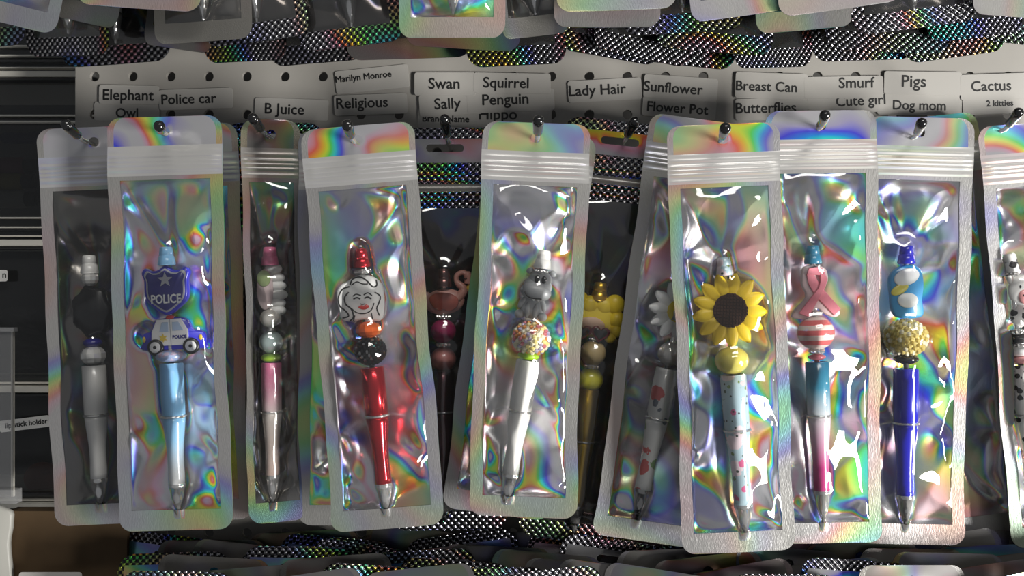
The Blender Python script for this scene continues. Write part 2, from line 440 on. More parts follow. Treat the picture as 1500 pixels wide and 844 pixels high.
# stickers: (text, centre px, w, h, tilt deg, text left, baseline, text width, layer)
stickers = [
 ('Owl', 186, 163, 96, 28, 0, 170, 172, 32, 0, 'owl'),
 ('Elephant', 189, 139, 88, 28, 1, 151, 146, 74, 1, ''),
 ('Police car', 287, 145, 108, 30, -2, 237, 153, 80, 1, ''),
 ('B Juice', 427, 160, 108, 31, 2, 388, 166, 57, 0, ''),
 ('Marilyn Monroe', 545, 116, 108, 34, -6, 492, 121, 82, 0, ''),
 ('Religious', 543, 153, 107, 30, -2, 493, 159, 75, 1, ''),
 ('Sally', 660, 153, 92, 32, -3, 637, 160, 38, 1, ''),
 ('Brand Name', 664, 174, 104, 28, 1, 619, 178, 68, 0, ''),
 ('Swan', 652, 123, 90, 34, 0, 628, 130, 45, 2, ''),
 ('Penguin', 748, 148, 128, 32, -2, 707, 154, 67, 1, ''),
 ('Hippo', 753, 171, 110, 28, 0, 702, 175, 55, 0, ''),
 ('Squirrel', 750, 122, 113, 30, 1, 708, 128, 66, 2, ''),
 ('Lady Hair', 886, 132, 108, 32, -3, 834, 141, 83, 0, ''),
 ('Flower Pot', 995, 158, 108, 30, 4, 948, 162, 89, 0, ''),
 ('Sunflower', 997, 129, 108, 34, 4, 943, 133, 86, 1, ''),
 ('Butterflies', 1130, 160, 106, 32, -1, 1078, 166, 88, 0, ''),
 ('Breast Can', 1130, 126, 106, 38, 2, 1078, 132, 89, 1, ''),
 ('Cute girl', 1245, 152, 124, 28, -3, 1225, 156, 72, 0, ''),
 ('Smurf', 1236, 128, 116, 32, -1, 1229, 129, 52, 1, ''),
 ('Dog mom', 1347, 152, 124, 34, 1, 1308, 160, 77, 0, ''),
 ('Pigs', 1352, 122, 114, 34, 1, 1321, 127, 35, 1, ''),
 ('2 kitties', 1462, 154, 104, 26, -2, 1445, 156, 39, 0, ''),
 ('Cactus', 1460, 127, 106, 38, -2, 1423, 134, 58, 1, ''),
]
def rrect(w, h, r, n=5, wob=0):
    o = []
    for cx, cy, a0 in ((w/2-r, h/2-r, 0), (-w/2+r, h/2-r, 90), (-w/2+r, -h/2+r, 180), (w/2-r, -h/2+r, 270)):
        for i in range(n): a = math.radians(a0+90*i/(n-1)); o.append((cx+r*math.cos(a), cy+r*math.sin(a)))
    return o
for si, (tx, x, y, ww, hh, ti, lx, by, tw, lay, _) in enumerate(stickers):
    d = BD-.0006-.0006*lay-.00002*si
    k = (D+d)/D
    sl = {'Marilyn Monroe': 'white sticker with an actress name, just above the Religious sticker', 'Smurf': 'white sticker directly above the Cute girl sticker'}.get(tx, 'white sticker reading %s on the pegboard' % tx)
    t = thing('sticker', sl, 'sticker', W(x, y, d), math.radians(ti), k, 'printed name stickers on the pegboard')
    part('paper', slab(rrect(ww, hh, 4), -.3, .3, .15), M['sticker'], t, False)
    a = -math.radians(ti)
    dx, dy = lx-x, by-y; a = math.radians(ti)
    lettering(tx, dx*math.cos(a)+dy*math.sin(a), -dx*math.sin(a)+dy*math.cos(a), tw, .4, M['ink'], t, .45)

# ------------------------------------------------------------------ pens
OBS = {}
def cap_prof(t0=0, L_=27, r=13):
    return [(t0, r*.55), (t0+.8, r*.68), (t0+L_*.42, r*.80), (t0+L_*.44, r*.76), (t0+L_*.48, r*.76), (t0+L_*.50, r*.84), (t0+L_*.92, r), (t0+L_, r*.92)]
def up_prof(a, b, r=17): return [(a, r*.9), (a+1.2, r), (a+(b-a)*.6, r), (b-1, r*.97), (b, r*.9)]
def low_prof(a, b, r=16.5):
    o = []
    for i in range(13):
        f = i/12; rr = r*(1-.30*math.sin(min(1, f*1.5)*math.pi/2)**1.3) + (.02*r if f > .8 else 0)
        o.append((a+(b-a)*f, rr))
    return [(a-.3, r*.9)]+o+[(b+.3, r*.6)]
def tip_prof(a, b, r=12):
    return [(a, r*.92), (a+1, r), (a+6, r), (a+6.5, r*.93), (a+(b-a)*.5, r*.70), (b-7, r*.32), (b-6.5, r*.2), (b-1, r*.16), (b, r*.05)]

def pen(key, label, p0, p1, d, rings, m_cap, m_up, m_low, r=17, tip='chrome', name='beaded_pen', labels={}):
    """p0 cap top and p1 nib in photo pixels; rings = (up0, up1, low1) y rows in photo px"""
    ln = math.hypot(p1[0]-p0[0], p1[1]-p0[1]); sc = ln/(p1[1]-p0[1])
    tilt = math.atan2(p1[0]-p0[0], p1[1]-p0[1])
    k = (D+d)/D
    t = thing(name, label, 'pen', W(p0[0], p0[1], d), -tilt, k, 'beaded pens inside the hanging pouches')
    Y = lambda y: (y-p0[1])*sc
    a, b, c = [Y(v) for v in rings]
    part('cap', lathe(cap_prof()), M[m_cap], t)
    part('rod', lathe([(20, 4), (a+3, 4)], 12), M['chrome'], t)
    part('upper_barrel', lathe(up_prof(a, b, r)), M[m_up], t)
    part('centre_ring', lathe([(b-1, r*.8), (b-.5, r*1.06), (b+1, r*1.1), (b+2.6, r*1.06), (b+3, r*.8)]), M['chrome'], t)
    part('lower_barrel', lathe(low_prof(b+2.5, c, r*.97)), M[m_low], t)
    part('metal_tip', lathe(tip_prof(c, ln, r*.72)), M[tip], t)
    ob = OBS.setdefault(key, [])
    n = 26
    def add(y0, y1, r0, r1):
        m = max(2, int((y1-y0)/5))
        for i in range(m+1):
            f = i/m; yy = y0+(y1-y0)*f; ob.append((p0[0]+(yy-p0[1])*math.tan(tilt), yy, r0+(r1-r0)*f, r0+(r1-r0)*f))
    add(p0[1], p0[1]+26, 10, 13); add(rings[0], rings[1], r, r); add(rings[1], rings[2], r, r*.72); add(rings[2], p1[1], r*.72, 2)
    t['_k'] = key
    return t, Y, p0, tilt
def obs(key, x, y, r, h): OBS[key].append((x, y, r, h))
def ball(pn, y, rx, ry, m, name='bead', n=24, label=None):
    t, Y, p0, ti = pn
    o = part(name, ellipsoid(0, Y(y), 0, rx, ry, rx, n, 14), M[m], t, label=label)
    obs(t['_k'], p0[0]+(y-p0[1])*math.tan(ti), y, rx, rx); return o
def faceted(pn, y, rx, ry, m, name='crystal_bead', label=None):
    t, Y, p0, ti = pn
    o = part(name, ellipsoid(0, Y(y), 0, rx, ry, rx, 11, 7), M[m], t, False, label)
    obs(t['_k'], p0[0]+(y-p0[1])*math.tan(ti), y, rx, rx); return o
def spacer(pn, y, r=13, name='rhinestone_spacer'):
    t, Y, p0, ti = pn; y = Y(y)
    vf = [lathe([(y-3.5, r*.8), (y-3, r*.9), (y-2.2, r*.7), (y+2.2, r*.7), (y+3, r*.9), (y+3.5, r*.8)], 20)]
    for i in range(12):
        a = 2*math.pi*i/12; vf.append(ellipsoid(r*.8*math.cos(a), y, r*.8*math.sin(a), 2.3, 2.3, 2.3, 6, 4))
    part(name, join(*vf), M['chrome'], t, False)
def gembead(pn, y, r, mats, name='sparkly_bead', ry=None, g=3.4):
    t, Y, p0, ti = pn; yc = Y(y); ry = ry or r
    rnd = random.Random(int(y*7+r)); N = 150
    groups = {m: [] for m in mats}
    for i in range(N):
        zz = 1-2*(i+.5)/N; th = i*2.39996; q = math.sqrt(1-zz*zz)
        m = rnd.choice(mats); groups[m].append(ellipsoid(q*math.cos(th)*(r-2), yc+zz*(ry-2), q*math.sin(th)*(r-2), g, g, g, 6, 4))
    core = part(name, ellipsoid(0, yc, 0, r-3, ry-3, r-3, 16, 10), M[mats[0]], t)
    for m in mats:
        if groups[m]: part('gem_cluster', join(*groups[m]), M[m], core, False, kind='stuff')
    obs(t['_k'], p0[0]+(y-p0[1])*math.tan(ti), y, r, r)

# 1 white pen with a plain black focal bead
P1 = pen('a1', 'white beaded pen with black focal bead in leftmost pouch', (130, 374), (147, 742), .022, (535, 607, 700), 'white', 'white', 'white', 17)
faceted(P1, 408, 13, 12, 'crystal')
t, Y = P1[0], P1[1]
pts = []
for i in range(30):
    a = 2*math.pi*i/30; rr = 1+.07*math.cos(7*a)
    pts.append((28*rr*math.cos(a)+2, 82+37*rr*math.sin(a)))
part('black_focal_bead', slab(pts, -9, 9, 4), M['black_sil'], t)
obs('a1', 136, 456, 30, 10)
ball(P1, 502, 14, 7, 'navy_silicone', 'flat_bead'); faceted(P1, 521, 19, 15, 'crystal')

# 2 police pen
P2 = pen('a2', 'light blue beaded pen with police badge and police car beads', (243, 362), (261, 750), 0, (532, 609, 708), 'light_blue_plastic', 'light_blue_plastic', 'police_grad', 17)
t = P2[0]
def shield(s, cx=-1, cy=63, e=0):
    b = [(0, -34), (10, -28), (20, -27), (28, -31), (33, -24), (30, -14), (30, 4), (26, 16), (14, 27), (0, 35)]
    pp = b + [(-x, y) for x, y in b[-2:0:-1]]
    return [(cx+x*s, cy+y*s) for x, y in smooth_poly(pp, 3)]
bd = part('police_badge', slab(shield(1.06), -8, 6, 2), M['royal_silicone'], t, label='navy shield shaped badge bead')
part('badge_border', slab(shield(.93), 4, 7.6, .5), M['silver_print'], bd, label='silver outline')
part('badge_face', slab(shield(.85), 4, 8.1, .4), M['navy_silicone'], bd)
part('star', slab(star(-1, 48, 11.5, 4.8), 6, 9, .5), M['silver_print'], bd, False)
lettering('POLICE', -22, 82, 43, 8.5, M['white_sil'], bd, .5, 18)
obs('a2', 244, 425, 33, 9); obs('a2', 244, 405, 30, 9); obs('a2', 244, 445, 24, 9)
car = part('police_car', slab(smooth_poly([(-40, 140), (-38, 126), (-26, 122), (-18, 106), (22, 105), (34, 122), (50, 127), (52, 142), (48, 150), (-36, 150)], 3), -9, 3, 1.5), M['royal_silicone'], t, label='blue and white police car bead')
part('car_body', slab([(-26, 144), (-25, 124), (-17, 106), (18, 105), (28, 122), (28, 144)], 1, 6, .8), M['white_sil'], car, False)
part('roof_light', slab(circ(2, 103, 6, 3.2, 12), -3, 5, .8), M['red_plastic'], car)
part('side_window', slab([(-13, 124), (-9, 110), (0, 110), (0, 124)], 5, 6.8, .3), M['pale_glass'], car, False)
part('side_window', slab([(6, 123), (6, 110), (15, 110), (22, 122)], 5, 6.8, .3), M['pale_glass'], car, False)
part('door_line', slab([(2.2, 106), (3.2, 106), (3.8, 144), (2.8, 144)], 5.6, 6.5, .1), M['silver_print'], car, False)
part('gold_star', slab(star(-8, 133, 6.5, 3.4, 6), 5.8, 7.3, .3), M['gold_print'], car, False)
lettering('POLICE', 6, 134, 20, 6.6, M['navy_silicone'], car, .4)
for wx in (-20, 32):
    part('wheel', slab(circ(wx, 146, 12), 0, 8, 1.5), M['black_sil'], car)
    part('hub_cap', slab(circ(wx, 146, 8), 6, 9, .6), M['white_sil'], car)
    part('hub', slab(circ(wx, 146, 2.6), 8, 9.8, .4), M['black_sil'], car)
for hx in (-37, 46):
    part('headlight', slab(circ(hx, 134, 2.4, 4.2, 12), 1, 4.5, .4), M['gold_print'], car)
for ox in (-35, -10, 15, 40): obs('a2', 250+ox, 492, 16, 9)
ball(P2, 522, 22, 9, 'mottled', 'flat_bead')

# 3 pink glitter pen
P3 = pen('a3', 'pink glitter beaded pen in dull narrow pouch seen edge on', (395, 362), (400, 738), .024, (531, 602, 695), 'pink_plastic', 'pink_glit_up', 'pink_glit_low', 15)
t = P3[0]
for i, (yy, xx, rx) in enumerate(((32, 4, 13), (45, 7, 14), (57, 8, 15), (70, 10, 15), (82, 8, 14), (93, 9, 13))):
    part('white_ripple', ellipsoid(xx, yy, -4, rx, 8, 11), M['white_sil'], t)
part('focal_plate', slab(circ(-6, 62, 12, 30, 24), 4, 9, 1.5), M['pale_pink'], t, label='plain pale oval plate on the white bead')
part('green_patch', slab(circ(-7, 46, 10, 12, 20), 8, 11, 1), M['pale_green'], t)
ball(P3, 466, 16, 14, 'pearl'); ball(P3, 501, 18, 17, 'pearl_teal'); ball(P3, 524, 15, 7, 'lime', 'flat_bead')
obs('a3', 398, 420, 22, 12)

# 4 red pen
P4 = pen('a4', 'metallic red beaded pen with white line drawn face bead', (528, 365), (566, 751), -.004, (538, 608, 708), 'red_metallic', 'red_metallic', 'red_metallic', 17.5)
t = P4[0]
spacer(P4, 398, 14)
part('charm_ring', lathe([(32, 3), (38, 3)], 8, x=24), M['chrome'], t)
def fp(pts): # face drawing coordinates: photo px to pen frame
    o = []
    for x, y in pts:
        dx, dy = x-528, y-365; a = P4[3]
        o.append((dx*math.cos(a)-dy*math.sin(a), dx*math.sin(a)+dy*math.cos(a)))
    return o
face = part('face_bead', slab(fp(smooth_poly([(510, 412), (528, 403), (548, 406), (560, 418), (563, 438), (562, 458), (556, 470), (535, 468), (512, 471), (500, 466), (496, 448), (494, 430), (500, 418)], 4)), -7, 8, 3), M['white_sil'], t, label='white silicone bead with a woman\'s face in black lines')
for st, w_ in (([(514, 417), (518, 409), (528, 406), (538, 411), (547, 420), (553, 418), (552, 410)], 1.1),
              ([(516, 418), (524, 413), (532, 416), (540, 416)], .9), ([(513, 420), (503, 424), (497, 436), (499, 448), (508, 456), (512, 463), (503, 466)], 1.1),
              ([(512, 428), (506, 436), (508, 446), (516, 453), (519, 464), (514, 470)], 1.1), ([(516, 452), (524, 458), (536, 459), (545, 454), (549, 444)], .9),
              ([(550, 428), (558, 434), (556, 444), (553, 452), (557, 462)], 1.0), ([(518, 434), (523, 431), (530, 433)], .9), ([(534, 432), (540, 429), (546, 433)], .9),
              ([(519, 438), (524, 436), (529, 438)], 1.2), ([(535, 437), (540, 435), (545, 438)], 1.2), ([(529, 445), (532, 446), (536, 445)], .7), ([(545, 458), (547, 468)], .9), ([(521, 462), (519, 470)], .9)):
    part('ink_line', stroke(fp(st), w_, 8), M['ink'], face)
part('lips', slab(fp(smooth_poly([(526, 450), (531, 447), (534, 448), (538, 446), (542, 449), (537, 453), (531, 453)], 3)), 7, 9.3, .4), M['lip_red'], face)
obs('a4', 530, 437, 33, 10); obs('a4', 533, 420, 25, 10); obs('a4', 533, 455, 28, 10)
faceted(P4, 483, 19, 13, 'orange_crystal', label='orange faceted crystal bead')
gembead(P4, 514, 23, ['black_gem']*4+['dark_chrome'], ry=21)

# 5 swan pen (deeper)
P5 = pen('a5', 'dark brown beaded pen with pink swan bead in black dotted pouch', (650, 394), (648, 768), .042, (543, 602, 722), 'brown_metal', 'dark_brown_metallic', 'dark_brown_metallic', 16, 'dark_chrome')
t = P5[0]
sw = part('swan_bead', ellipsoid(1, 48, 0, 30, 19, 9, 24, 14, -.1), M['swan_pink'], t, label='pink swan shaped bead with orange wing')
part('tail', slab(smooth_poly([(-34, 38), (-22, 34), (-14, 46), (-24, 54)], 3), -5, 5, 2), M['swan_pink'], sw)
ne = smooth_poly([(20, 44), (30, 30), (20, 20), (19, 10), (28, 5), (36, 11), (36, 22)], 5, False)
part('neck', tube3([L(a, b, 0) for a, b in ne], 0, 10, [S*(8-4.2*min(1, i/12)+(2.5 if i > 22 else 0)) for i in range(len(ne))]), M['swan_pink'], sw)
part('beak', slab(circ(37, 27, 3.4, 6, 14, .3), -3, 3, 1), M['gold_print'], sw)
part('eyelid', stroke([(29, 13), (32, 15), (34, 13)], .7, 6), M['ink'], sw)
part('wing', slab(smooth_poly([(-20, 42), (-8, 35), (10, 36), (22, 44), (20, 56), (8, 62), (0, 59), (-6, 61), (-16, 54)], 3), 5, 11, 1.2), M['swan_wing'], sw)
spacer(P5, 464, 12); ball(P5, 485, 19, 18, 'magenta_silicone'); spacer(P5, 505, 12); ball(P5, 526, 19, 18, 'dusty_pink')
obs('a5', 650, 440, 32, 10)

# 6 hippo pen
P6 = pen('a6', 'white beaded pen with grey hippo bead and jewelled bead', (798, 367), (741, 738), 0, (528, 601, 694), 'white', 'white', 'white', 17)
t = P6[0]
spacer(P6, 398, 12)
hip = part('hippo_bead', ellipsoid(-2, 54, 0, 21, 17, 11), M['gray_silicone'], t, label='grey silicone hippo bead')
g = M['gray_silicone']
part('head', ellipsoid(0, 43, 1, 17, 13, 11), g, hip); part('muzzle', ellipsoid(-4, 62, 5, 23, 14, 11, rot=.05), g, hip)
part('belly', ellipsoid(-6, 84, 0, 18, 18, 10), g, hip)
for e in (-1, 1):
    part('ear', ellipsoid(e*17, 32, 0, 5.5, 4.5, 4, rot=e*.6), g, hip)
    part('eye', ellipsoid(e*5, 43, 11, 4.0, 5.6, 2.2, 14, 10), M['black_sil'], hip)
    part('eye_glint', ellipsoid(e*5+1, 40.5, 13, 1.3, 1.3, .8, 8, 6), M['white_sil'], hip)
    part('foot', ellipsoid(-6+e*17, 97, 3, 7, 6.5, 8), g, hip)
    part('foreleg', ellipsoid(-6+e*6, 90, 8, 4.5, 12, 4.5), g, hip)
    part('tooth', slab(circ(-2+e*3.4, 73, 1.8, 2.4, 8), 12, 14.5, .3), M['white_sil'], hip)
    part('arm', ellipsoid(-6+e*15, 80, 3, 5, 10, 5, rot=e*-.4), g, hip)
part('smile', stroke([(-20, 64), (-15, 70), (-6, 72), (6, 71)], .8, 15), M['ink'], hip)
obs('a6', 786, 430, 24, 16); obs('a6', 780, 455, 24, 13)
gembead(P6, 496, 28, ['pale_gem', 'rose_gem', 'amber_gem', 'yellow_gem', 'lilac_gem'], ry=26)
ball(P6, 521, 16, 7, 'lime', 'flat_bead')

# 7 gold pen (deeper)
P7 = pen('a7', 'gold beaded pen with yellow haired bead in heart sunglasses', (880, 414), (840, 782), .042, (570, 645, 740), 'gold_metallic', 'gold_metallic', 'gold_metallic', 16)
t = P7[0]
hr_ = part('hair_bead', ellipsoid(-2, 52, 0, 33, 30, 10), M['yellow_silicone'], t, label='rounded yellow hair shaped bead')
for x, y, r in ((-26, 28, 13), (26, 30, 15), (-30, 48, 11), (31, 52, 13), (-30, 66, 11), (30, 68, 11), (-10, 34, 14), (10, 34, 14), (24, 78, 9)):
    part('curl', ellipsoid(x-2, y, 2, r, r, 10), M['yellow_silicone'], hr_)
part('cheek', slab(circ(-8, 64, 20, 13, 20), 7, 12.5, 1), M['skin'], hr_)
def heart(cx, cy, s, rot=0):
    o = []
    for i in range(24):
        a = 2*math.pi*i/24; x = 16*math.sin(a)**3; y = -(13*math.cos(a)-5*math.cos(2*a)-2*math.cos(3*a)-math.cos(4*a))
        o.append((cx+s*(x*math.cos(rot)-y*math.sin(rot)), cy+s*(x*math.sin(rot)+y*math.cos(rot))))
    return o
for hx in (-18, 8):
    gf = part('sunglass_rim', slab(heart(hx-2, 74, .86, .1), 11, 15, .8), M['wine'], hr_, label='dark red heart shaped rim')
    part('lens', slab(heart(hx-2, 74, .64, .1), 13, 16, .4), M['black_gem'], gf)
spacer(P7, 497, 11); ball(P7, 517, 19, 19, 'tan_silicone'); spacer(P7, 537, 12); ball(P7, 556, 19, 18, 'yellow_bead')
obs('a7', 876, 465, 36, 14)

# petals
def petal(cx, cy, a, r0, r1, wd, z, m, parent):
    V, F = [], []; n, q = 8, 6
    for i in range(n+1):
        f = i/n; rr = r0+(r1-r0)*f; ww = wd*math.sin(math.pi*min(1, .12+.88*f*.93+.0))**.7 if f < 1 else 0.3
        ww = wd*(math.sin(math.pi*(.16+.80*f))**.75)
        for j in range(q+1):
            s = -1+2*j/q
            x, y = rr, s*ww
            hgt = z + 2.5*(1-s*s) + 1.5*math.sin(math.pi*f) - (2.6 if abs(s) == 1 else 0)
            V.append(L(cx+x*math.cos(a)-y*math.sin(a), cy+x*math.sin(a)+y*math.cos(a), hgt))
    F = [(i*(q+1)+j, i*(q+1)+j+1, (i+1)*(q+1)+j+1, (i+1)*(q+1)+j) for i in range(n) for j in range(q)]
    nn = len(V); V += [(x, y+3.5*S, zz) for x, y, zz in V]; F += [tuple(nn+i for i in f[::-1]) for f in F]
    rim = [j for j in range(q+1)]+[i*(q+1)+q for i in range(1, n+1)]+[n*(q+1)+j for j in range(q-1, -1, -1)]+[i*(q+1) for i in range(n-1, 0, -1)]
    F += [(rim[i], rim[(i+1) % len(rim)], rim[(i+1) % len(rim)]+nn, rim[i]+nn) for i in range(len(rim))]
    part('petal', (V, F), m, parent)

# 8 daisy pen
P8 = pen('a8', 'white floral beaded pen with white daisy bead behind sunflower pouch', (1009, 388), (932, 762), .024, (540, 612, 716), 'white', 'floral_white', 'floral_white', 17, 'dark_chrome')
t = P8[0]
fl = part('daisy_bead', lathe([(60, 14), (72, 16), (84, 14)], 16), M['gray_silicone'], t)
for i in range(11): petal(-2, 70, 2*math.pi*i/11+.25, 14, 44, 9, 5, M['white_sil'], fl)
part('daisy_centre', ellipsoid(-2, 70, 7, 17, 17, 6), M['yellow_silicone'], fl)
obs('a8', 990, 458, 42, 9)
ball(P8, 519, 19, 18, 'pearl')

# 9 sunflower pen
P9 = pen('a9', 'pale blue floral beaded pen with large yellow sunflower bead', (1060, 377), (1092, 783), -.006, (549, 629, 738), 'floral_blue', 'floral_blue', 'floral_blue', 19)
t = P9[0]
sf = part('sunflower_bead', slab(circ(2, 78, 28, n=28), -6, 6, 2), M['sunflower_yellow'], t)
for i in range(13): petal(2, 78, 2*math.pi*i/13+.12, 20, 55, 10.5, 4+(i % 2)*1.5, M['sunflower_yellow'], sf)
ds = part('seed_disc', slab(circ(2, 78, 25, n=32), 4, 10.5, 2.5), M['seed_brown'], sf, label='dark brown crosshatched seed disc')
vf = []
for i in range(-5, 6):
    for j in range(-5, 6):
        x, y = i*4.6, j*4.6
        if x*x+y*y < 23.5**2:
            a = .12; X, Yy = 2+x*math.cos(a)-y*math.sin(a), 78+x*math.sin(a)+y*math.cos(a)
            vf.append(slab([(X-1.8, Yy-1.8), (X+1.8, Yy-1.8), (X+1.8, Yy+1.8), (X-1.8, Yy+1.8)], 9.5, 12.3, .6))
part('seed_grid', join(*vf), M['seed_brown'], ds, False, kind='stuff')
obs('a9', 1067, 455, 52, 12)
ball(P9, 528, 25, 21, 'pearl_yellow', 'pearl_bead')

# 10 pink ribbon pen
P10 = pen('a10', 'teal to magenta beaded pen with pink awareness ribbon bead', (1190, 360), (1206, 766), .019, (530, 608, 718), 'teal_plastic', 'teal_up', 'magenta_low', 17)
t = P10[0]
rb = part('ribbon_bead', slab(smooth_poly([(-16, 34), (-8, 29), (8, 30), (18, 36), (20, 52), (12, 68), (22, 82), (36, 98), (28, 106), (14, 100), (2, 92), (-14, 106), (-34, 104), (-28, 92), (-12, 74), (-18, 56)], 3), -7, 4, 1.5), M['pale_pink'], t, label='pale backing of the ribbon')
part('ribbon_strand', slab([(-12, 42), (-4, 38), (10, 62), (36, 94), (26, 103), (0, 74), (-10, 56)], 3, 7, .8), M['ribbon_pink'], rb, False)
part('ribbon_strand', slab([(14, 40), (18, 50), (14, 62), (-12, 104), (-26, 98), (4, 62), (7, 52), (7, 42)], 4, 9, .8), M['ribbon_pink'], rb, False)
part('ribbon_loop', slab([(-12, 42), (-9, 33), (6, 31), (15, 37), (14, 45), (7, 44), (-4, 42)], 4, 8.5, .8), M['ribbon_pink'], rb, False)
obs('a10', 1193, 430, 34, 9); obs('a10', 1193, 405, 22, 9); obs('a10', 1195, 450, 38, 9)
spacer(P10, 459, 12); ball(P10, 488, 27, 25, 'stripes', 'striped_bead', label='bead with pink and white stripes')
spacer(P10, 514, 13); ball(P10, 523, 13, 5, 'rose_gem', 'flat_bead')

# 11 deep blue pen, plain blue and white focal
P11 = pen('a11', 'deep blue beaded pen with blue and white focal bead', (1328, 360), (1326, 771), .031, (540, 619, 725), 'navy_plastic', 'navy_plastic', 'navy_plastic', 18)
t = P11[0]
fb = part('focal_bead', slab(smooth_poly([(-8, 30), (8, 28), (20, 36), (24, 56), (22, 80), (24, 100), (12, 106), (-14, 105), (-22, 92), (-24, 70), (-26, 50), (-20, 38)], 3), -7, 5, 2), M['sky_silicone'], t, label='plain blue oval bead with pale patches')
part('white_patch', slab(circ(-2, 46, 19, 12, 24, -.35), 4, 8, 1.2), M['white_sil'], fb)
part('yellow_patch', slab(circ(-12, 64, 14, 7, 20, -.5), 4, 7.5, 1.2), M['straw_yellow'], fb)
part('white_patch', slab(circ(0, 80, 15, 11, 24), 4, 7.5, 1.2), M['white_sil'], fb)
obs('a11', 1328, 430, 26, 9); obs('a11', 1328, 405, 22, 9); obs('a11', 1328, 452, 26, 9)
gembead(P11, 495, 31, ['yellow_gem', 'yellow_gem', 'pale_gem'], ry=27, g=3.8); ball(P11, 526, 18, 8, 'black_gem', 'flat_bead')

# 13 cow print pen at the right edge
P13 = pen('a13', 'black and white cow print pen with pink snouted bead at right edge', (1478, 372), (1520, 770), .046, (534, 606, 712), 'cow', 'cow', 'cow', 18)
t = P13[0]
spacer(P13, 400, 13)
hd = part('cow_bead', ellipsoid(14, 56, 0, 21, 24, 10), M['white_sil'], t, label='white bead with ears and pink snout')
part('snout', ellipsoid(12, 64, 8, 9, 11, 5), M['pig_pink'], hd)
for e in (-1, 1):
    part('ear', ellipsoid(12+e*15, 36, 0, 5, 13, 4, rot=e*.3), M['white_sil'], hd)
    part('eye', ellipsoid(11+e*4, 49, 9.5, 1.4, 2.4, 1), M['black_sil'], hd)
    part('nostril', ellipsoid(12+e*3, 62, 12.6, 1, 1.6, .8, 8, 6), M['black_sil'], hd)
part('body_lobe', ellipsoid(12, 92, 0, 20, 20, 9), M['cow'], hd)
spacer(P13, 486, 14); ball(P13, 496, 19, 7, 'black_sil', 'flat_bead'); spacer(P13, 505, 14); ball(P13, 514, 20, 8, 'white_sil', 'flat_bead'); ball(P13, 527, 19, 6, 'pig_pink', 'flat_bead')
obs('a13', 1490, 430, 22, 11)

# plain clear-bead back pens of the outer rows are made further below

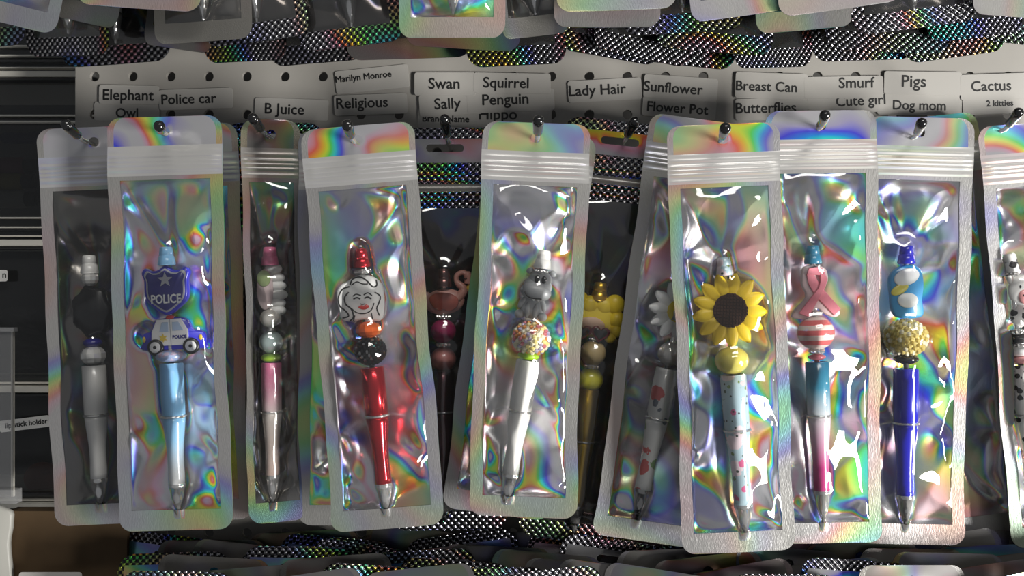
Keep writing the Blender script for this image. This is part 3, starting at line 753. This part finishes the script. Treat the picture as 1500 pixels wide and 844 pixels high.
# ------------------------------------------------------------------ pouches
def solve(xs, ys, ob, seed, amp, side):
    """membrane over the pen, pinched and creased like stiff film; xs, ys window grid in local px"""
    rnd = np.random.RandomState(seed)
    nx, ny = len(xs), len(ys); X, Y = np.meshgrid(xs, ys)
    O = np.zeros_like(X)
    for (x, y, r, h) in ob:
        d2 = ((X-x)**2+(Y-y)**2)/(r*r)
        O = np.maximum(O, h*np.sqrt(np.clip(1-d2*.92, 0, 1)) + 0)
    Hh = O.copy(); dx = xs[1]-xs[0]; dy = ys[1]-ys[0]; wx, wy = 1/dx**2, .8/dy**2
    for it in range(320):
        N = Hh.copy()
        N[1:-1, 1:-1] = (wx*(Hh[1:-1, :-2]+Hh[1:-1, 2:])+wy*(Hh[:-2, 1:-1]+Hh[2:, 1:-1]))/(2*wx+2*wy)
        Hh = np.maximum(N, O); Hh[0] = Hh[-1] = 0; Hh[:, 0] = Hh[:, -1] = 0
    cr = np.zeros_like(X)
    x0, x1, y0, y1 = xs[0], xs[-1], ys[0], ys[-1]
    hgt = y1-y0
    # d-cones at the seams
    apx = []
    for sgn, xa in ((1, x0), (-1, x1)):
        for f in np.linspace(.08, .94, 7): apx.append((xa, y0+hgt*(f+rnd.uniform(-.05, .05)), sgn))
    for xa, ya, sgn in apx:
        rr = np.hypot(X-xa, (Y-ya)*.8)+1e-6; th = np.arctan2((Y-ya)*.8, (X-xa)*sgn)
        R = rnd.uniform(22, 55); m = rnd.uniform(1.8, 3.8); ph = rnd.uniform(0, 6.28)
        wv = np.cos(m*th+ph); wv = np.sign(wv)*np.abs(wv)**1.0
        cr += rnd.uniform(2., 5.5)*(rr/R)*np.exp(1-rr/R)*wv*.8
    # straight tension creases
    if ob:
        top = min(ob, key=lambda q: q[1]); bot = max(ob, key=lambda q: q[1])
        segs = [((x0, y0+4), (top[0]-8, top[1]), 6, 11), ((x1, y0+4), (top[0]+8, top[1]), 6, 11),
                ((x0+2, y1-2), (bot[0], bot[1]), 6, 9), ((x1-2, y1-2), (bot[0], bot[1]), 6, 9),
                ((top[0]+rnd.uniform(-15, 15), y0), (top[0], top[1]), 3, 12)]
    else:
        segs = [((x0, y0+4), (0, (y0+y1)/2-60), 6, 12), ((x1, y0+4), (0, (y0+y1)/2-60), 6, 12), ((x0, y1), (0, y1-90), 6, 10), ((x1, y1), (0, y1-90), 6, 10)]
    for i in range(5):
        sgn = rnd.choice([-1, 1]); xa = x0 if sgn > 0 else x1; ya = y0+hgt*rnd.uniform(.05, .95)
        segs.append(((xa, ya), (sgn*-10+rnd.uniform(-8, 8), ya+rnd.uniform(-90, 90)), rnd.uniform(1.5, 4.5), rnd.uniform(5, 12)))
    for (a, b, A, wd) in segs:
        a = np.array(a, float); b = np.array(b, float); v = b-a; Ls = np.hypot(*v)+1e-6; v /= Ls
        s = (X-a[0])*v[0]+(Y-a[1])*v[1]; dd = np.abs(-(X-a[0])*v[1]+(Y-a[1])*v[0])
        al = np.clip(s/Ls, 0, 1); over = np.maximum(0, s-Ls)+np.maximum(0, -s)
        cr += rnd.choice([-1, 1])*A*np.exp(-(dd+over)/wd)*np.sin(np.pi*np.clip(al*.9+.05, 0, 1))
    # long soft waves
    for i in range(5):
        kx, ky, ph = rnd.uniform(-.06, .06), rnd.uniform(-.03, .03), rnd.uniform(0, 6.28)
        cr += .9*np.sin(kx*X+ky*Y+ph+1.2*np.sin(.02*Y+ph))
    if side < 0:
        for i in range(14):
            bx_, by_ = rnd.uniform(x0+10, x1-10), rnd.uniform(y0+20, y1-10); rx_, ry_ = rnd.uniform(16, 34), rnd.uniform(24, 70)
            cr += rnd.choice([-1, 1])*rnd.uniform(1.5, 4.0)*np.exp(-((X-bx_)/rx_)**2-((Y-by_)/ry_)**2)
    mask = np.clip(np.minimum(X-x0, x1-X)/9, 0, 1)*np.clip(np.minimum(Y-y0, y1-Y)/12, 0, 1)
    base = 3.5*np.clip(np.minimum(X-x0, x1-X)/20, 0, 1)**.6*np.clip(np.minimum(Y-y0, y1-Y)/20, 0, 1)**.6
    h = np.maximum(Hh+base+cr*amp*mask, .35*mask+.02)
    h = np.maximum(h, np.where(O > 0, O+1.6, 0))
    for it in range(4 if side < 0 else 1):
        h[1:-1, 1:-1] = .5*h[1:-1, 1:-1]+.125*(h[1:-1, :-2]+h[1:-1, 2:]+h[:-2, 1:-1]+h[2:, 1:-1])
    return h

def pouch(key, label, x, y, d, Wd, Ht, tilt, seed, kind='smooth', yaw=0, pitch=0, group='holographic pouches on the middle row of hooks',
          hole='round', amp=1.0, res=1.0, curl=0.0, back=None, ob=None, parent_only=False, taper=0.0, sw=18, smoky=False):  # smoky picks the films whose dark tone includes shade
    """x, y: photo pixel of the top edge's middle"""
    k = (D+d)/D
    root = thing('holographic_pouch' if kind == 'smooth' else 'dotted_pouch', label, 'pouch', W(x, y, d), -math.radians(tilt), k, group, yaw=yaw, pitch=pitch)
    rnd = random.Random(seed)
    hw = Wd/2; rc = 20 if kind == 'smooth' else 26
    zy0, zy1 = (44, 86) if kind == 'smooth' else (62, 112)
    wy0, wy1 = zy1+6, Ht-(30 if kind == 'smooth' else 28)
    nxw = max(14, int(46*res)); nyw = max(30, int(150*res))
    xs = list(np.linspace(-hw+sw, hw-sw, nxw)); colx = [-hw, -hw+4, -hw+9]+xs+[hw-9, hw-4, hw]
    cor = [0, .6, 1.8, 3.6, 6, 9, 12.5, 16, 20]
    cor = [c*rc/20 for c in cor]
    hdr = list(np.arange(rc+3, zy0-1, 3.2)) if rc < zy0 else []
    zyr = list(np.linspace(zy0, zy1, 23 if res >= .9 else 11))
    win = list(np.linspace(wy0, wy1, nyw))
    rows = [(c, 'h') for c in cor]+[(c, 'h') for c in hdr]+[(c, 'z') for c in zyr]+[(c, 'w') for c in win]+[(Ht-c, 'b') for c in cor[::-1] if Ht-c > wy1+2]
    oblist = []
    if ob is None and key in OBS:
        ct, st = math.cos(math.radians(tilt)), math.sin(math.radians(tilt))
        for (ox, oy, r, h) in OBS[key]:
            dx, dy = ox-x, oy-y
            oblist.append((dx*ct-dy*st, dx*st+dy*ct, r+2, h+1.5))
    elif ob: oblist = ob
    wxs, wys = np.array(xs), np.array(win)
    HF = solve(wxs, wys, oblist, seed, amp*.72, 1); HB = solve(wxs, wys, oblist, seed+77, amp*1.5, -1)
    p1, p2, p3 = rnd.uniform(0, 6), rnd.uniform(0, 6), rnd.uniform(0, 6)
    def place(cx, yy, z):
        e = rc-yy if yy < rc else (yy-(Ht-rc) if yy > Ht-rc else 0)
        e = max(0, e); h = hw-rc+math.sqrt(max(0, rc*rc-e*e))
        mid = 1-.018*math.sin(math.pi*min(1, max(0, (yy-90)/(Ht-90)))) + .006*math.sin(yy*.03+p1)-taper*(yy/Ht)
        X = cx*(h/hw)*mid + 2.2*math.sin(yy*.016+p2)*(yy/Ht) + .8*math.sin(yy*.045+p3)
        bend = curl*((cx/hw)**2)*12 + 1.5*math.sin(yy*.013+p1)*(yy/Ht) + 1.0*math.sin(cx*.03+p2)
        return L(X, yy, z+bend)
    ncol = len(colx); VF, VB = [], []
    for j, (yy, ty) in enumerate(rows):
        for i, cx in enumerate(colx):
            zf, zb = .45, -.45
            if ty == 'w' and 3 <= i < 3+nxw:
                jj = j-(len(rows)-len([r for r in rows if r[1] in 'b'])-nyw)
                zf += HF[jj, i-3]; zb -= HB[jj, i-3]
            if ty == 'z':
                g = 0
                for rc_, a_, w_ in ((.18, 1.0, .05), (.40, 2.2, .05), (.54, 2.2, .04), (.68, 1.8, .04), (.9, 1.0, .04)):
                    g += a_*math.exp(-(((yy-zy0)/(zy1-zy0)-rc_)/w_)**2)
                zf += g*(1 if abs(cx) < hw-8 else .25)
            if ty == 'h':
                zf += .5*math.sin(cx*.05+p3)*math.sin(yy*.11+p1)
            VF.append(place(cx, yy, zf)); VB.append(place(cx, yy, zb))
    # hang hole / slot
    hy = 22 if hole == 'round' else 30; hyr, hxr = (7, 7.5) if hole == 'round' else (5.5, 28)
    def inside(cx, yy, gr=1.0):
        ax = max(0, abs(cx)-(hxr-hyr)); return math.hypot(ax, yy-hy) < hyr*gr
    FH, FZ, FW, FS, FB = [], [], [], [], []
    for j in range(len(rows)-1):
        ty, ty2 = rows[j][1], rows[j+1][1]; ym = (rows[j][0]+rows[j+1][0])/2
        for i in range(ncol-1):
            xm = (colx[i]+colx[i+1])/2
            f = (j*ncol+i, (j+1)*ncol+i, (j+1)*ncol+i+1, j*ncol+i+1)
            if ty == 'h' and inside(xm, ym): continue
            FB.append(f)
            if ty == 'h' and ty2 == 'h': (FH if 2 <= i < ncol-3 and (kind == 'smooth' or 14 < ym < 50) else FS).append(f)
            elif ty in 'hz' and ty2 in 'hz': (FZ if kind == 'smooth' else (FZ if .42 < (ym-zy0)/(zy1-zy0) < .62 else FS)).append(f)
            elif ty == 'w' and ty2 == 'w' and 3 <= i < 2+nxw: FW.append(f)
            else: FS.append(f)
    # snap the hole's rim to its outline
    used = {}
    for f in FB:
        for v in f: used[v] = used.get(v, 0)+1
    for j, (yy, ty) in enumerate(rows):
        if ty != 'h': continue
        for i, cx in enumerate(colx):
            v = j*ncol+i
            if 0 < used.get(v, 0) < 4 and abs(cx) < hxr+8 and abs(yy-hy) < hyr+8 and 2 < yy < zy0-1:
                sx = max(-(hxr-hyr), min(hxr-hyr, cx)); vx, vy = cx-sx, yy-hy; l = math.hypot(vx, vy) or 1
                nx_, ny_ = sx+vx/l*hyr, hy+vy/l*hyr
                VF[v] = place(nx_, ny_, .45); VB[v] = place(nx_, ny_, -.45)
    def sub(V, F):
        idx = {}; nv, nf = [], []
        for f in F:
            g = []
            for v in f:
                if v not in idx: idx[v] = len(nv); nv.append(V[v])
                g.append(idx[v])
            nf.append(tuple(g))
        return nv, nf
    seal = M['seal_shaded'] if smoky else M['seal'] if kind == 'smooth' else M['dots']
    if FH: part('header', sub(VF, FH), M['header_shaded' if smoky else 'header' if kind == 'smooth' else 'header_vivid'], root)
    part('zipper_strip', sub(VF, FZ), M['zip_dark' if smoky or kind != 'smooth' else 'zip'], root)
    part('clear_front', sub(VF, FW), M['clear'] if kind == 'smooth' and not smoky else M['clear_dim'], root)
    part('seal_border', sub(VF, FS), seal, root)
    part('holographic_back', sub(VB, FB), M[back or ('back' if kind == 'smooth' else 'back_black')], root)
    return root

def hook(hx, hy, tx, ty, dfront, label, dtip=None):
    """peg hook from the board through a pouch's hole, its capped end leaning toward the viewer"""
    dt = dtip if dtip is not None else dfront-.030
    a = W(hx, hy+2, dfront); b = W(tx, ty, dt)
    root = thing('peg_hook', label, 'hook', (a.x, BD, a.z), group='black tipped wire hooks on the pegboard')
    o = Vector((a.x, BD, a.z))
    c = a+Vector((0, -.006, 0)); c.z += .0003
    pts = [Vector((a.x, BD+.004, a.z)), Vector((a.x, BD-.01, a.z)), a, c, c.lerp(b, .35), c.lerp(b, .6)]
    part('wire', tube3([p-o for p in pts], .00135, 10), M['chrome'], root)
    q = [c.lerp(b, f) for f in (.25, .28, .5, .8, .93, .985, 1.0)]
    part('vinyl_cap', tube3([p-o for p in q], 0, 12, [r*1e-4 for r in (22, 25, 26, 30, 29, 19, 5)]), M['black_rubber'], root)

def angle(x0, x1, h=600.): return math.degrees(math.atan2(x1-x0, h))
# middle row, back to front; x,y = middle of top edge, angle from top/bottom middles
pouch('a5', 'black dotted pouch with orange rainbow header holding the swan pen', 652, 187, .042, 175, 590, angle(652, 655), 5, 'dotted', hole='slot', amp=.7)
pouch('a7', 'black dotted pouch with slot hole holding the gold pen', 912, 178, .042, 170, 620, angle(912, 846), 7, 'dotted', hole='slot', amp=.8)
pouch('b1', 'black dotted pouch edge behind the police pouch', 270, 190, .055, 175, 560, 1, 31, 'dotted', hole='slot', amp=.5, res=.6)
pouch('b3', 'black dotted pouch peeking out between the narrow pouch and the face pouch', 400, 180, .060, 150, 540, 0, 32, 'dotted', hole='slot', amp=.4, res=.6)
pouch('b2', 'empty looking holographic pouch peeking out right of the police pouch', 268, 182, .030, 160, 582, angle(268, 290), 33, amp=.8)
pouch('b4', 'holographic pouch peeking out left behind the line drawn face pouch', 520, 192, .028, 166, 578, angle(520, 520), 34)
pouch('b6', 'holographic pouch peeking out lower left of the hippo pouch', 796, 192, .026, 158, 566, angle(796, 719), 36)
pouch('b12', 'holographic pouch without visible pen right of the deep blue pen', 1350, 172, .062, 165, 620, angle(1350, 1422, 620), 38)
pouch('a1', 'leftmost dim holographic pouch holding the white pen', 137, 186, .022, 165, 582, angle(137, 163), 1, amp=.8, back='back_dim')  # dim back film carries the weaker light at the left
pouch('a2', 'holographic pouch holding the police badge pen', 240, 171, 0, 168, 606, angle(240, 257), 2)
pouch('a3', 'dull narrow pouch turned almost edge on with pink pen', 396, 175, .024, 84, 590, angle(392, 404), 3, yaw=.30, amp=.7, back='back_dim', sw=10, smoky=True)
pouch('a4', 'bright tilted holographic pouch holding the red pen', 523, 184, -.004, 166, 592, angle(523, 570), 4)
pouch('a6', 'holographic pouch holding the hippo pen', 787, 180, 0, 158, 578, angle(787, 763), 6)
pouch('a8', 'tilted holographic pouch holding the daisy pen behind the sunflower pouch', 1035, 176, .024, 166, 624, angle(1035, 948, 620), 8)
pouch('a9', 'front holographic pouch holding the sunflower pen', 1058, 182, -.006, 166, 628, angle(1058, 1084, 628), 9)
pouch('a10', 'holographic pouch with orange top holding the ribbon pen', 1203, 162, .019, 164, 634, angle(1203, 1212, 634), 10)
pouch('a11', 'holographic pouch holding the deep blue pen', 1348, 172, .031, 160, 626, angle(1348, 1332, 626), 11)
pouch('a13', 'holographic pouch at the right edge holding the cow print pen', 1512, 180, .046, 160, 620, angle(1512, 1560, 620), 13)

hook(127, 206, 94, 180, .022, 'leftmost peg hook, above the white pen')
hook(243, 194, 233, 184, 0, 'peg hook through the police pouch')
hook(390, 196, 369, 171, .024, 'peg hook through the narrow dull pouch')
hook(518, 205, 508, 181, -.004, 'peg hook through the line drawn face pouch')
hook(657, 207, 651, 171, .042, 'peg hook through the swan pouch slot')
hook(787, 202, 789, 174, 0, 'peg hook through the hippo pouch')
hook(914, 206, 931, 175, .042, 'peg hook through the gold pen pouch slot')
hook(1055, 205, 1063, 186, -.006, 'peg hook through the sunflower pouch')
hook(1199, 187, 1209, 167, .019, 'peg hook through the pink ribbon pouch')
hook(1336, 200, 1351, 178, .031, 'peg hook through the deep blue pen pouch')
hook(1466, 190, 1494, 162, .046, 'rightmost peg hook with bare wire')

# ------------------------------------------------------------------ upper and lower rows: copies of a few prototypes
def clone(root, label, x, y, d, tilt, pitch=0, yaw=0, group=None, sx=1.0, roll=0):
    k = (D+d)/D
    r = root.copy(); C.objects.link(r)
    r.location = W(x, y, d); r.scale = (k*sx, k, k)
    m = Matrix.Rotation(-math.radians(tilt), 4, 'Y') @ Matrix.Rotation(yaw, 4, 'Z') @ Matrix.Rotation(pitch, 4, 'X')
    r.rotation_euler = m.to_euler(); r['label'] = label
    if group: r['group'] = group
    for ch in list(root.children):
        c = ch.copy(); C.objects.link(c); c.parent = r
        for g in list(ch.children):
            e = g.copy(); C.objects.link(e); e.parent = c
    return r
def kill(root):
    for ch in list(root.children): bpy.data.objects.remove(ch)
    bpy.data.objects.remove(root)
pob = [(0, 180+i*8, 17, 17) for i in range(48)]+[(0, 564+i*5, 13-i*1.2, 13-i*1.2) for i in range(9)]
PR = {'s1': pouch('p1', 'x', 0, -900, 0, 165, 640, 0, 101, ob=pob, res=.55), 's2': pouch('p2', 'x', 0, -900, 0, 165, 640, 0, 102, ob=pob, res=.55),
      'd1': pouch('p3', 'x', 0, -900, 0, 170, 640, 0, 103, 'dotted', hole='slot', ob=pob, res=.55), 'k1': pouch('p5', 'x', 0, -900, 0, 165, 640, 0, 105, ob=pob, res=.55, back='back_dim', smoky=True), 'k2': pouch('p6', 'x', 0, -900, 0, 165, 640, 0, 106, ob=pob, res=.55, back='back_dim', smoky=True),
      'd2': pouch('p4', 'x', 0, -900, 0, 170, 640, 0, 104, 'dotted', hole='slot', ob=pob, res=.55, amp=1.3)}
# (left, right, bottom y, tilt, proto, depth mm, pen?)
TOP = [(-85, 82, 44, -14, 's1', -6, 0), (-110, 38, 74, 4, 'd1', 14, 1), (40, 160, 84, 2, 'd1', 22, 1), (90, 250, 98, 4, 'd2', 34, 1), (58, 170, 38, -12, 'k2', 12, 0),
       (108, 292, 16, -4, 's1', -12, 0), (225, 372, 64, 4, 'k2', 2, 1), (215, 300, 75, -8, 'k1', 18, 0), (300, 455, 68, 8, 'd1', 10, 1), (300, 420, 92, 3, 'd2', 28, 0), (395, 535, 96, 5, 'd2', 40, 0),
       (440, 592, 74, 7, 'd1', 18, 1), (584, 743, 55, 0, 's1', -14, 1), (505, 690, 88, 2, 'k2', 40, 0), (590, 760, 74, -3, 'k1', 22, 0), (685, 830, 98, 3, 'd1', 30, 0),
       (740, 830, 56, 6, 'k2', 8, 1), (808, 966, 40, 0, 's1', -4, 0), (812, 990, 17, 2, 's2', -18, 0), (815, 965, 92, -10, 'd1', 34, 0), (865, 1010, 94, -12, 'd2', 26, 0), (910, 1090, 52, 4, 'd1', 10, 1),
       (915, 1075, 100, -6, 'd2', 42, 0), (960, 1130, 80, -4, 'd1', 18, 0), (1075, 1190, 100, 2, 'd2', 32, 0), (1010, 1160, 30, 8, 's1', -6, 0), (1130, 1330, 22, 8, 's2', -10, 0), (1105, 1250, 48, 5, 's1', 4, 0),
       (1210, 1390, 78, -2, 'd1', 20, 0), (1230, 1450, 50, 7, 'd2', 4, 1), (1190, 1340, 90, 2, 'd1', 40, 0), (1325, 1475, 90, 8, 'd2', 36, 0), (1360, 1500, 60, 6, 'd1', 14, 0), (1430, 1590, 74, -8, 'd2', 24, 0), (1420, 1560, 28, -4, 's1', -8, 0)]
desc = {'k': 'shaded smoky pouch', 's': 'bright pouch', 'd': 'dotted pouch'}
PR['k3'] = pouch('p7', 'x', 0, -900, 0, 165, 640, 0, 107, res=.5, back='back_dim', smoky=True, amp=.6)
PR['s3'] = pouch('p8', 'x', 0, -900, 0, 165, 640, 0, 108, res=.5, amp=.6)
PR['d3'] = pouch('p9', 'x', 0, -900, 0, 170, 640, 0, 109, 'dotted', hole='slot', res=.5, amp=.6)
pp = pen('pp', 'x', (0, -1000), (0, -600), 0, (-825, -750, -645), 'white', 'white', 'white', 17)
proto_pen = pp[0]
ORD = ['lowest', 'second lowest', 'third lowest', 'fourth lowest', 'fifth lowest', 'sixth lowest', 'seventh lowest', 'eighth lowest', 'ninth lowest']
marks = [(100, 'the drawers'), (240, 'the Elephant sticker'), (350, 'the Police car sticker'), (480, 'the B Juice sticker'), (600, 'the Religious sticker'), (700, 'the Swan sticker'), (820, 'the Squirrel sticker'),
         (935, 'the Lady Hair sticker'), (1060, 'the Sunflower sticker'), (1185, 'the Breast Can sticker'), (1290, 'the Cute girl sticker'), (1400, 'the Pigs sticker'), (9999, 'the Cactus sticker')]
ups = []
for i, (l, r, by, ti, pr, dmm, hp) in enumerate(TOP):
    d = dmm*.001; Hh = 640; a = math.radians(ti); vis = (max(l, 0)+min(r, 1500))/2
    cx = (l+r)/2; x = cx - Hh*math.sin(a); y = by - Hh*math.cos(a) - abs(math.sin(a))*(r-l)*.3
    mk = [m for lim, m in marks if vis < lim][0]
    q = pr if hp else pr[0]+'3'
    o = clone(PR[q], '', x, y, d, ti, group='pouches of the upper row', sx=min(1.1, max(.6, (r-l)/168.)))
    ups.append((mk, pr[0], by, o))
    if hp:
        L0 = 400; tipx, tipy = cx-8*math.sin(a), by-34
        clone(proto_pen, 'pen with chrome tip in an upper row pouch, %s' % ('right of the drawers' if i == 2 else 'above %s' % mk), tipx-L0*math.sin(a), tipy-L0*math.cos(a), d, ti, group='pens in the upper row')
for mk, kd, by, o in ups:
    same = sorted([q for q in ups if q[0] == mk and q[1] == kd], key=lambda q: -q[2]); n_ = [q[3] for q in same].index(o)
    o['label'] = 'upper row %s above %s%s' % (desc[kd], mk, '' if len(same) == 1 else ', %s of its kind there' % ORD[n_])
rnd = random.Random(8)
marks2 = [(250, 'the police pouch'), (420, 'the narrow dull pouch'), (600, 'the line drawn face pouch'), (700, 'the swan pouch'), (830, 'the hippo pouch'), (960, 'the gold pen pouch'), (1140, 'the sunflower pouch'), (1290, 'the pink ribbon pouch'), (1420, 'the deep blue pen pouch'), (9999, 'the cow print pen pouch')]
lows = []
for lay in range(7):
    for c in range(8):
        cx = 262+c*178+(lay % 3)*55+rnd.uniform(-8, 8)
        ty = 778+lay*9.5+rnd.uniform(-7, 7)
        d = .064-lay*.010-(c % 2)*.005
        kd = rnd.choice('kdkkd' if lay < 4 else 'kkdks' if c > 3 else 'kkdk')  # mostly the dark kind, its film colour standing for weaker light here
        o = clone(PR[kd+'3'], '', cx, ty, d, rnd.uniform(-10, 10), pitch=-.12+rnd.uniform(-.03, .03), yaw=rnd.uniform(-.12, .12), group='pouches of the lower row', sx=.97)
        lows.append(([m for lim, m in marks2 if min(cx, 1499) < lim][0], kd, ty, o))
for mk, kd, ty, o in lows:
    same = sorted([q for q in lows if q[0] == mk and q[1] == kd], key=lambda q: q[2]); n_ = [q[3] for q in same].index(o)
    o['label'] = 'lower row %s below %s%s' % (desc[kd], mk, '' if len(same) == 1 else ', %s of its kind' % ORD[n_].replace('lowest', 'highest'))
for v in PR.values(): kill(v)
kill(proto_pen)

# ------------------------------------------------------------------ drawers and boxes on the left
M['drawer_rail'] = plain('beige_plastic', (.75, .72, .64), .4)
M['drawer_dark'] = plain('dark_plastic', (.035, .035, .035), .35)
M['smoke'] = clear_film('smoky_clear_plastic', .015, .12, .05, (.55, .56, .56))
DD = .115
tower = thing('drawer_tower', 'tall tower of smoky clear plastic drawers left of the pegboard', 'drawers', W(20, 745, DD))
org = tower.location.copy()
def bx(x0, x1, y0, y1, d0, d1):
    a, b = W(x0, y0, d0), W(x1, y1, d0); kk = 1
    return [(x-org.x, y-org.y, z-org.z) for x in (a.x, b.x) for y in (d0, d1) for z in (b.z, a.z)], box(0, 1, 0, 1, 0, 1)[1]
part('back_panel', bx(-220, 150, -120, 745, DD+.12, DD+.125), M['drawer_dark'], tower, False)
for (y0, y1) in ((104, 112), (351, 360), (566, 575), (738, 745)):
    part('frame_rail', bx(-220, 140, y0, y1, DD-.004, DD+.1), M['drawer_rail'], tower, False)
for y0, y1 in ((-110, 102), (114, 349), (362, 564), (577, 736)):
    dr = part('drawer', bx(-215, 138, y0+3, y1-2, DD+.006, DD+.0075), M['smoke'], tower, False)
    part('drawer_lip', bx(-215, 138, y0, y0+3, DD-.002, DD+.008), M['drawer_dark'], dr, False)
    part('bottom_ridge', bx(-215, 138, y1-14, y1-11, DD+.001, DD+.006), M['smoke'], dr, False)
    part('bottom_ridge', bx(-215, 138, y1-4, y1-2, DD+.001, DD+.006), M['drawer_rail'], dr, False)
for y in (66, 80, 168, 177, 318, 332):
    part('drawer_ridge', bx(-215, 138, y, y+2.2, DD+.001, DD+.006), M['drawer_rail'], tower, False)
# things inside the drawers
def craft_bottle(x, y, col, lab, r=13):
    d = DD+.03; k = (D+d)/D
    t = thing('craft_bottle', lab, 'bottle', W(x, y, d), math.pi/2, k, 'craft bottles lying in the drawer')
    part('body', lathe([(0, r*.7), (3, r), (70, r), (76, r*.6)]), plain('bottle_colour', col, .3), t)
    part('bottle_cap', lathe([(-15, r*.75), (-13, r*.85), (1, r*.85), (2, r*.7)]), M['drawer_dark'], t)
craft_bottle(38, 243, (.30, .08, .12), 'dull pink bottle lying topmost in the second drawer')
craft_bottle(36, 266, (.42, .32, .05), 'dull yellow bottle lying between the pink and white bottles')
craft_bottle(40, 292, (.45, .44, .42), 'greyish white bottle lying lowest in the second drawer')
craft_bottle(78, 202, (.03, .04, .16), 'dark blue bottle near the top of the second drawer', 9)
b = thing('orange_ball', 'dim coral coloured round item seen inside the bottom drawer', 'ball', W(62, 700, DD+.05))
part('round_body', ellipsoid(0, 0, 0, 34, 30, 25), plain('coral', (.40, .13, .08), .4), b); part('dimple', ellipsoid(14, -14, 16, 8, 6, 8), plain('coral_dark', (.25, .06, .04), .4), b)
# crumpled clear bags in third drawer
for i, (x, y, w_, h_, s_) in enumerate(((10, 480, 110, 70, 5), (60, 520, 120, 60, 6), (-20, 535, 90, 40, 7))):
    rr = np.random.RandomState(s_); nn = 26; V = []
    for a in range(nn):
        for c in range(nn):
            u, v = a/(nn-1)-.5, c/(nn-1)-.5
            z = 8*math.sin(9*u+5*v+s_)+5*math.sin(17*v-12*u)+rr.uniform(-2.4, 2.4)
            V.append(L(u*w_*(1+.12*math.sin(7*v)), v*h_*(1+.15*math.sin(8*u)), z))
    F = [(a*nn+c, a*nn+c+1, (a+1)*nn+c+1, (a+1)*nn+c) for a in range(nn-1) for c in range(nn-1)]
    o = part('crumpled_bag', (V, F), M['clear_dim'], None); o.location = W(x, y, DD+.03+i*.012)
    tag(o, ['crumpled clear bag at left in the third drawer', 'crumpled clear bag at right in the third drawer', 'crumpled clear bag lowest in the third drawer'][i], 'bag', 'clear bags in the drawer')
for tx, x, y, w_, h_, ti, lx, tw, lab in (('lip stick holder', 36, 621, 74, 17, -7, -28, 62, 'white sticker reading lip stick holder on the bottom drawer'),
                                    ('Satin', -12, 404, 46, 17, 0, -2, 22, 'white sticker cut by the left edge on the third drawer')):
    t = thing('sticker', lab, 'sticker', W(x, y, DD-.001), math.radians(ti), (D+DD)/D)
    part('paper', slab(rrect(w_, h_, 3), -.4, .4, .2), M['white'], t, False)
    if tx != 'Satin': lettering(tx, lx, 3, tw, .6, M['ink'], t, .35)
    else: lettering('n', 16, 3, 5, .6, M['ink'], t, .35)
# cardboard box
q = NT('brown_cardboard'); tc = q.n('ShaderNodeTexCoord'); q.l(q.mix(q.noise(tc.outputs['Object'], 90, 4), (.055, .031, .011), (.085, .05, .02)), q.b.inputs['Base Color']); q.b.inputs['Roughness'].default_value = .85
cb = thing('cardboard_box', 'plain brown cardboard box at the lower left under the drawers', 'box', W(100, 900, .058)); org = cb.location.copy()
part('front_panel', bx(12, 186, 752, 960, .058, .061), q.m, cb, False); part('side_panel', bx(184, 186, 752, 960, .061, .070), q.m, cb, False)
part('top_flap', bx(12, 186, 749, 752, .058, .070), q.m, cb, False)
# clear bin and white paper on the far left
bn = thing('clear_bin', 'clear plastic bin edge at the far left beside the bottom drawer', 'bin', W(-40, 735, .06)); org = bn.location.copy()
part('front_wall', bx(-180, 18, 486, 728, .060, .0615), clear_film('bin_plastic', .10, .15, .08), bn, False)
part('side_wall', bx(16, 19, 486, 728, .0617, .064), M['drawer_rail'], bn, False)
part('rim', bx(-182, 20, 480, 486, .058, .063), clear_film('bin_rim', .25, .2, .1), bn, False)
part('foot', bx(-150, 24, 718, 738, .057, .064), clear_film('bin_foot', .25, .2, .1), bn, False)
wp = part('white_bag', slab(smooth_poly([(-70, 745), (4, 748), (12, 770), (8, 800), (12, 850), (10, 900), (-70, 900)], 4), -6, 6, 2.5), plain('white_bag_plastic', (.28, .275, .25), .5), None)
wp.location = (-750*S*1.08, .05, Z0+422*S*1.08); wp.scale = (1.08, 1.08, 1.08); tag(wp, 'white plastic bag edge at the lower left corner', 'bag')
pc = part('paper_card', slab(rrect(100, 30, 5), -.5, .5, .2), M['sticker'], None, False); pc.location = W(74, 852, .045); tag(pc, 'white card edge lying low in front of the cardboard box', 'card')
